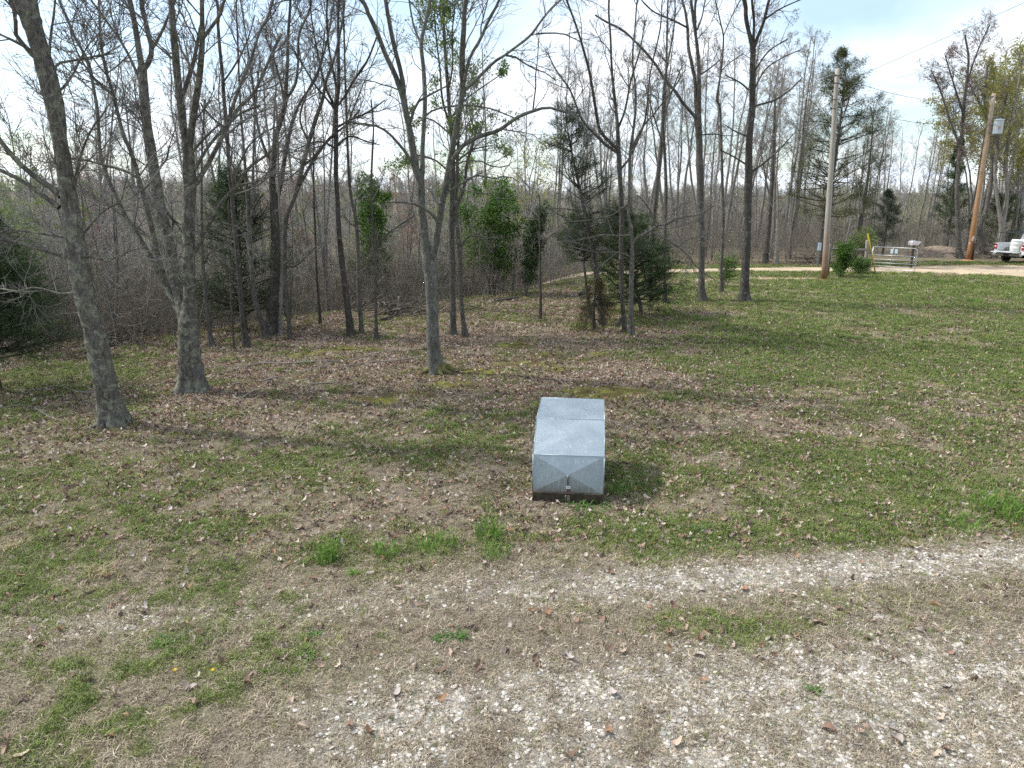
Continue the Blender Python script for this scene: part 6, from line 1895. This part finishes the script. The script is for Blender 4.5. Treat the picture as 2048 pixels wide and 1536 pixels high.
weed('grass_clump', 'thick green grass clump at the right edge above the gravel', 2010, 1025, 195, 0.27, 0.34, 0.011, 0.7, M_BLADE, 106, 'grass clump')
weed('grass_clump', 'lower grass clump left of the right edge clump', 1930, 1050, 104, 0.18, 0.25, 0.010, 0.8, M_BLADE, 107, 'grass clump')
weed('grass_clump', 'dark grass tuft on the far bright lawn', 1950, 606, 78, 0.30, 0.29, 0.014, 0.7, M_BLADE, 108, 'grass clump')
weed('grass_clump', 'dark grass tuft in front of the gate', 1885, 566, 78, 0.30, 0.34, 0.014, 0.7, M_BLADE, 109, 'grass clump')
weed('grass_clump', 'bleached straw-coloured grass tuft at the left of the lawn', 200, 1150, 91, 0.14, 0.14, 0.007, 1.4, leafmat('straw_blade', (0.36, 0.29, 0.16), (0.50, 0.42, 0.26), 0.2), 110, 'grass clump')
weed('grass_clump', 'pale straw tuft higher up at the left of the lawn', 30, 1095, 78, 0.12, 0.14, 0.007, 1.4, bpy.data.materials['straw_blade'], 111, 'grass clump')
weed('grass_clump', 'green blades along the right foot of the well cover', 1238, 985, 104, 0.22, 0.18, 0.008, 0.8, M_BLADE, 112, 'grass clump')
weed('grass_clump', 'leafy weeds growing against the front plank of the well cover', 1175, 1012, 117, 0.12, 0.30, 0.019, 1.2, M_ROS, 113, 'weed')
weed('rosette_weed', 'flat dandelion rosette alone in the lower right gravel', 1628, 1382, 22, 0.055, 0.03, 0.026, 2.4, M_ROS, 114)
weed('rosette_weed', 'green rosette with star-like blades below the tall grass clump', 708, 1147, 46, 0.08, 0.05, 0.011, 1.6, M_BLADE, 115)
weed('rosette_weed', 'paired green rosette in the tracks, left of the two in the middle', 875, 1278, 30, 0.05, 0.05, 0.02, 2.0, M_ROS, 116)
weed('rosette_weed', 'paired green rosette in the tracks, right of the two in the middle', 918, 1275, 30, 0.06, 0.05, 0.02, 1.8, M_ROS, 117)
weed('rosette_weed', 'weed rosette at the left of the tracks', 327, 1283, 34, 0.06, 0.06, 0.022, 1.8, M_ROS, 118)
weed('rosette_weed', 'small rosette above the brown curled leaf cluster', 628, 1266, 28, 0.05, 0.05, 0.018, 2.0, M_ROS, 119)
weed('rosette_weed', 'small rosette beside the brown curled leaf cluster', 620, 1310, 28, 0.05, 0.05, 0.018, 2.0, M_ROS, 120)
weed('rosette_weed', 'bright weed right of the well cover above the gravel', 1390, 1062, 40, 0.08, 0.07, 0.016, 1.4, M_ROS, 121)
for k, (u, v, lab) in enumerate(((351, 1353, 'yellow dandelion flower, left of two in the lower left grass'), (427, 1353, 'yellow dandelion flower, right of two in the lower left grass'))):
    B = on_ground(u, v); zq, _ = surf(np.array([B[0]]), np.array([B[1]]))
    dn = thing('dandelion', (B[0], B[1], float(zq[0])), lab, 'flower')
    mb = MB(); mb.tube([(0, 0, -.01), (0.004, 0, 0.07)], 0.0025, 5); mb.obj('stalk', M_BLADE, dn)
    me = tuft(np.random.default_rng(130 + k), 40, 0.012, 0.012, 1.6, 0.004); o = link('petals', me, flat('dandelion_yellow', (0.75, 0.48, 0.02), 0.6), dn); o.location = (0.004, 0, 0.07)

rng = np.random.default_rng(21)
pal_n = [('orange-brown', (0.27, 0.155, 0.09)), ('dark brown', (0.13, 0.085, 0.06)), ('pale tan', (0.44, 0.33, 0.25)), ('greyish', (0.36, 0.31, 0.28)), ('reddish-brown', (0.21, 0.125, 0.09))]
lm = [flat('dry_leaf_' + a.replace('-', '_').replace(' ', '_'), c, 0.75, var=0.25, scale=30) for a, c in pal_n]
for k in range(60):
    u, v = rng.uniform(20, 2030), 1536 - 500 * rng.random() ** 0.8 - 8
    B = on_ground(u, v); zq, _ = surf(np.array([B[0]]), np.array([B[1]]))
    if inbox(np.array([B[0]]), np.array([B[1]]))[0]: continue
    ci = rng.integers(0, 5)
    me = src_leaf[rng.integers(0, 8)].data.copy(); me.materials.clear(); me.materials.append(lm[ci])
    o = bpy.data.objects.new('fallen_leaf', me); COL.objects.link(o)
    o.location = (B[0], B[1], float(zq[0]) + 0.02); s = rng.uniform(0.09, 0.135); o.scale = (s, s, s)
    o.rotation_euler = (rng.normal(0, .35), rng.normal(0, .35), rng.uniform(0, 6.28))
    zone = ('at the left' if u < 680 else ('in the middle' if u < 1360 else 'at the right')) + (' of the lower tracks' if v > 1280 else ' of the upper track')
    tag(o, pal_n[ci][0] + ' curled dead leaf lying ' + zone, 'leaf', pal_n[ci][0] + ' leaves ' + zone)
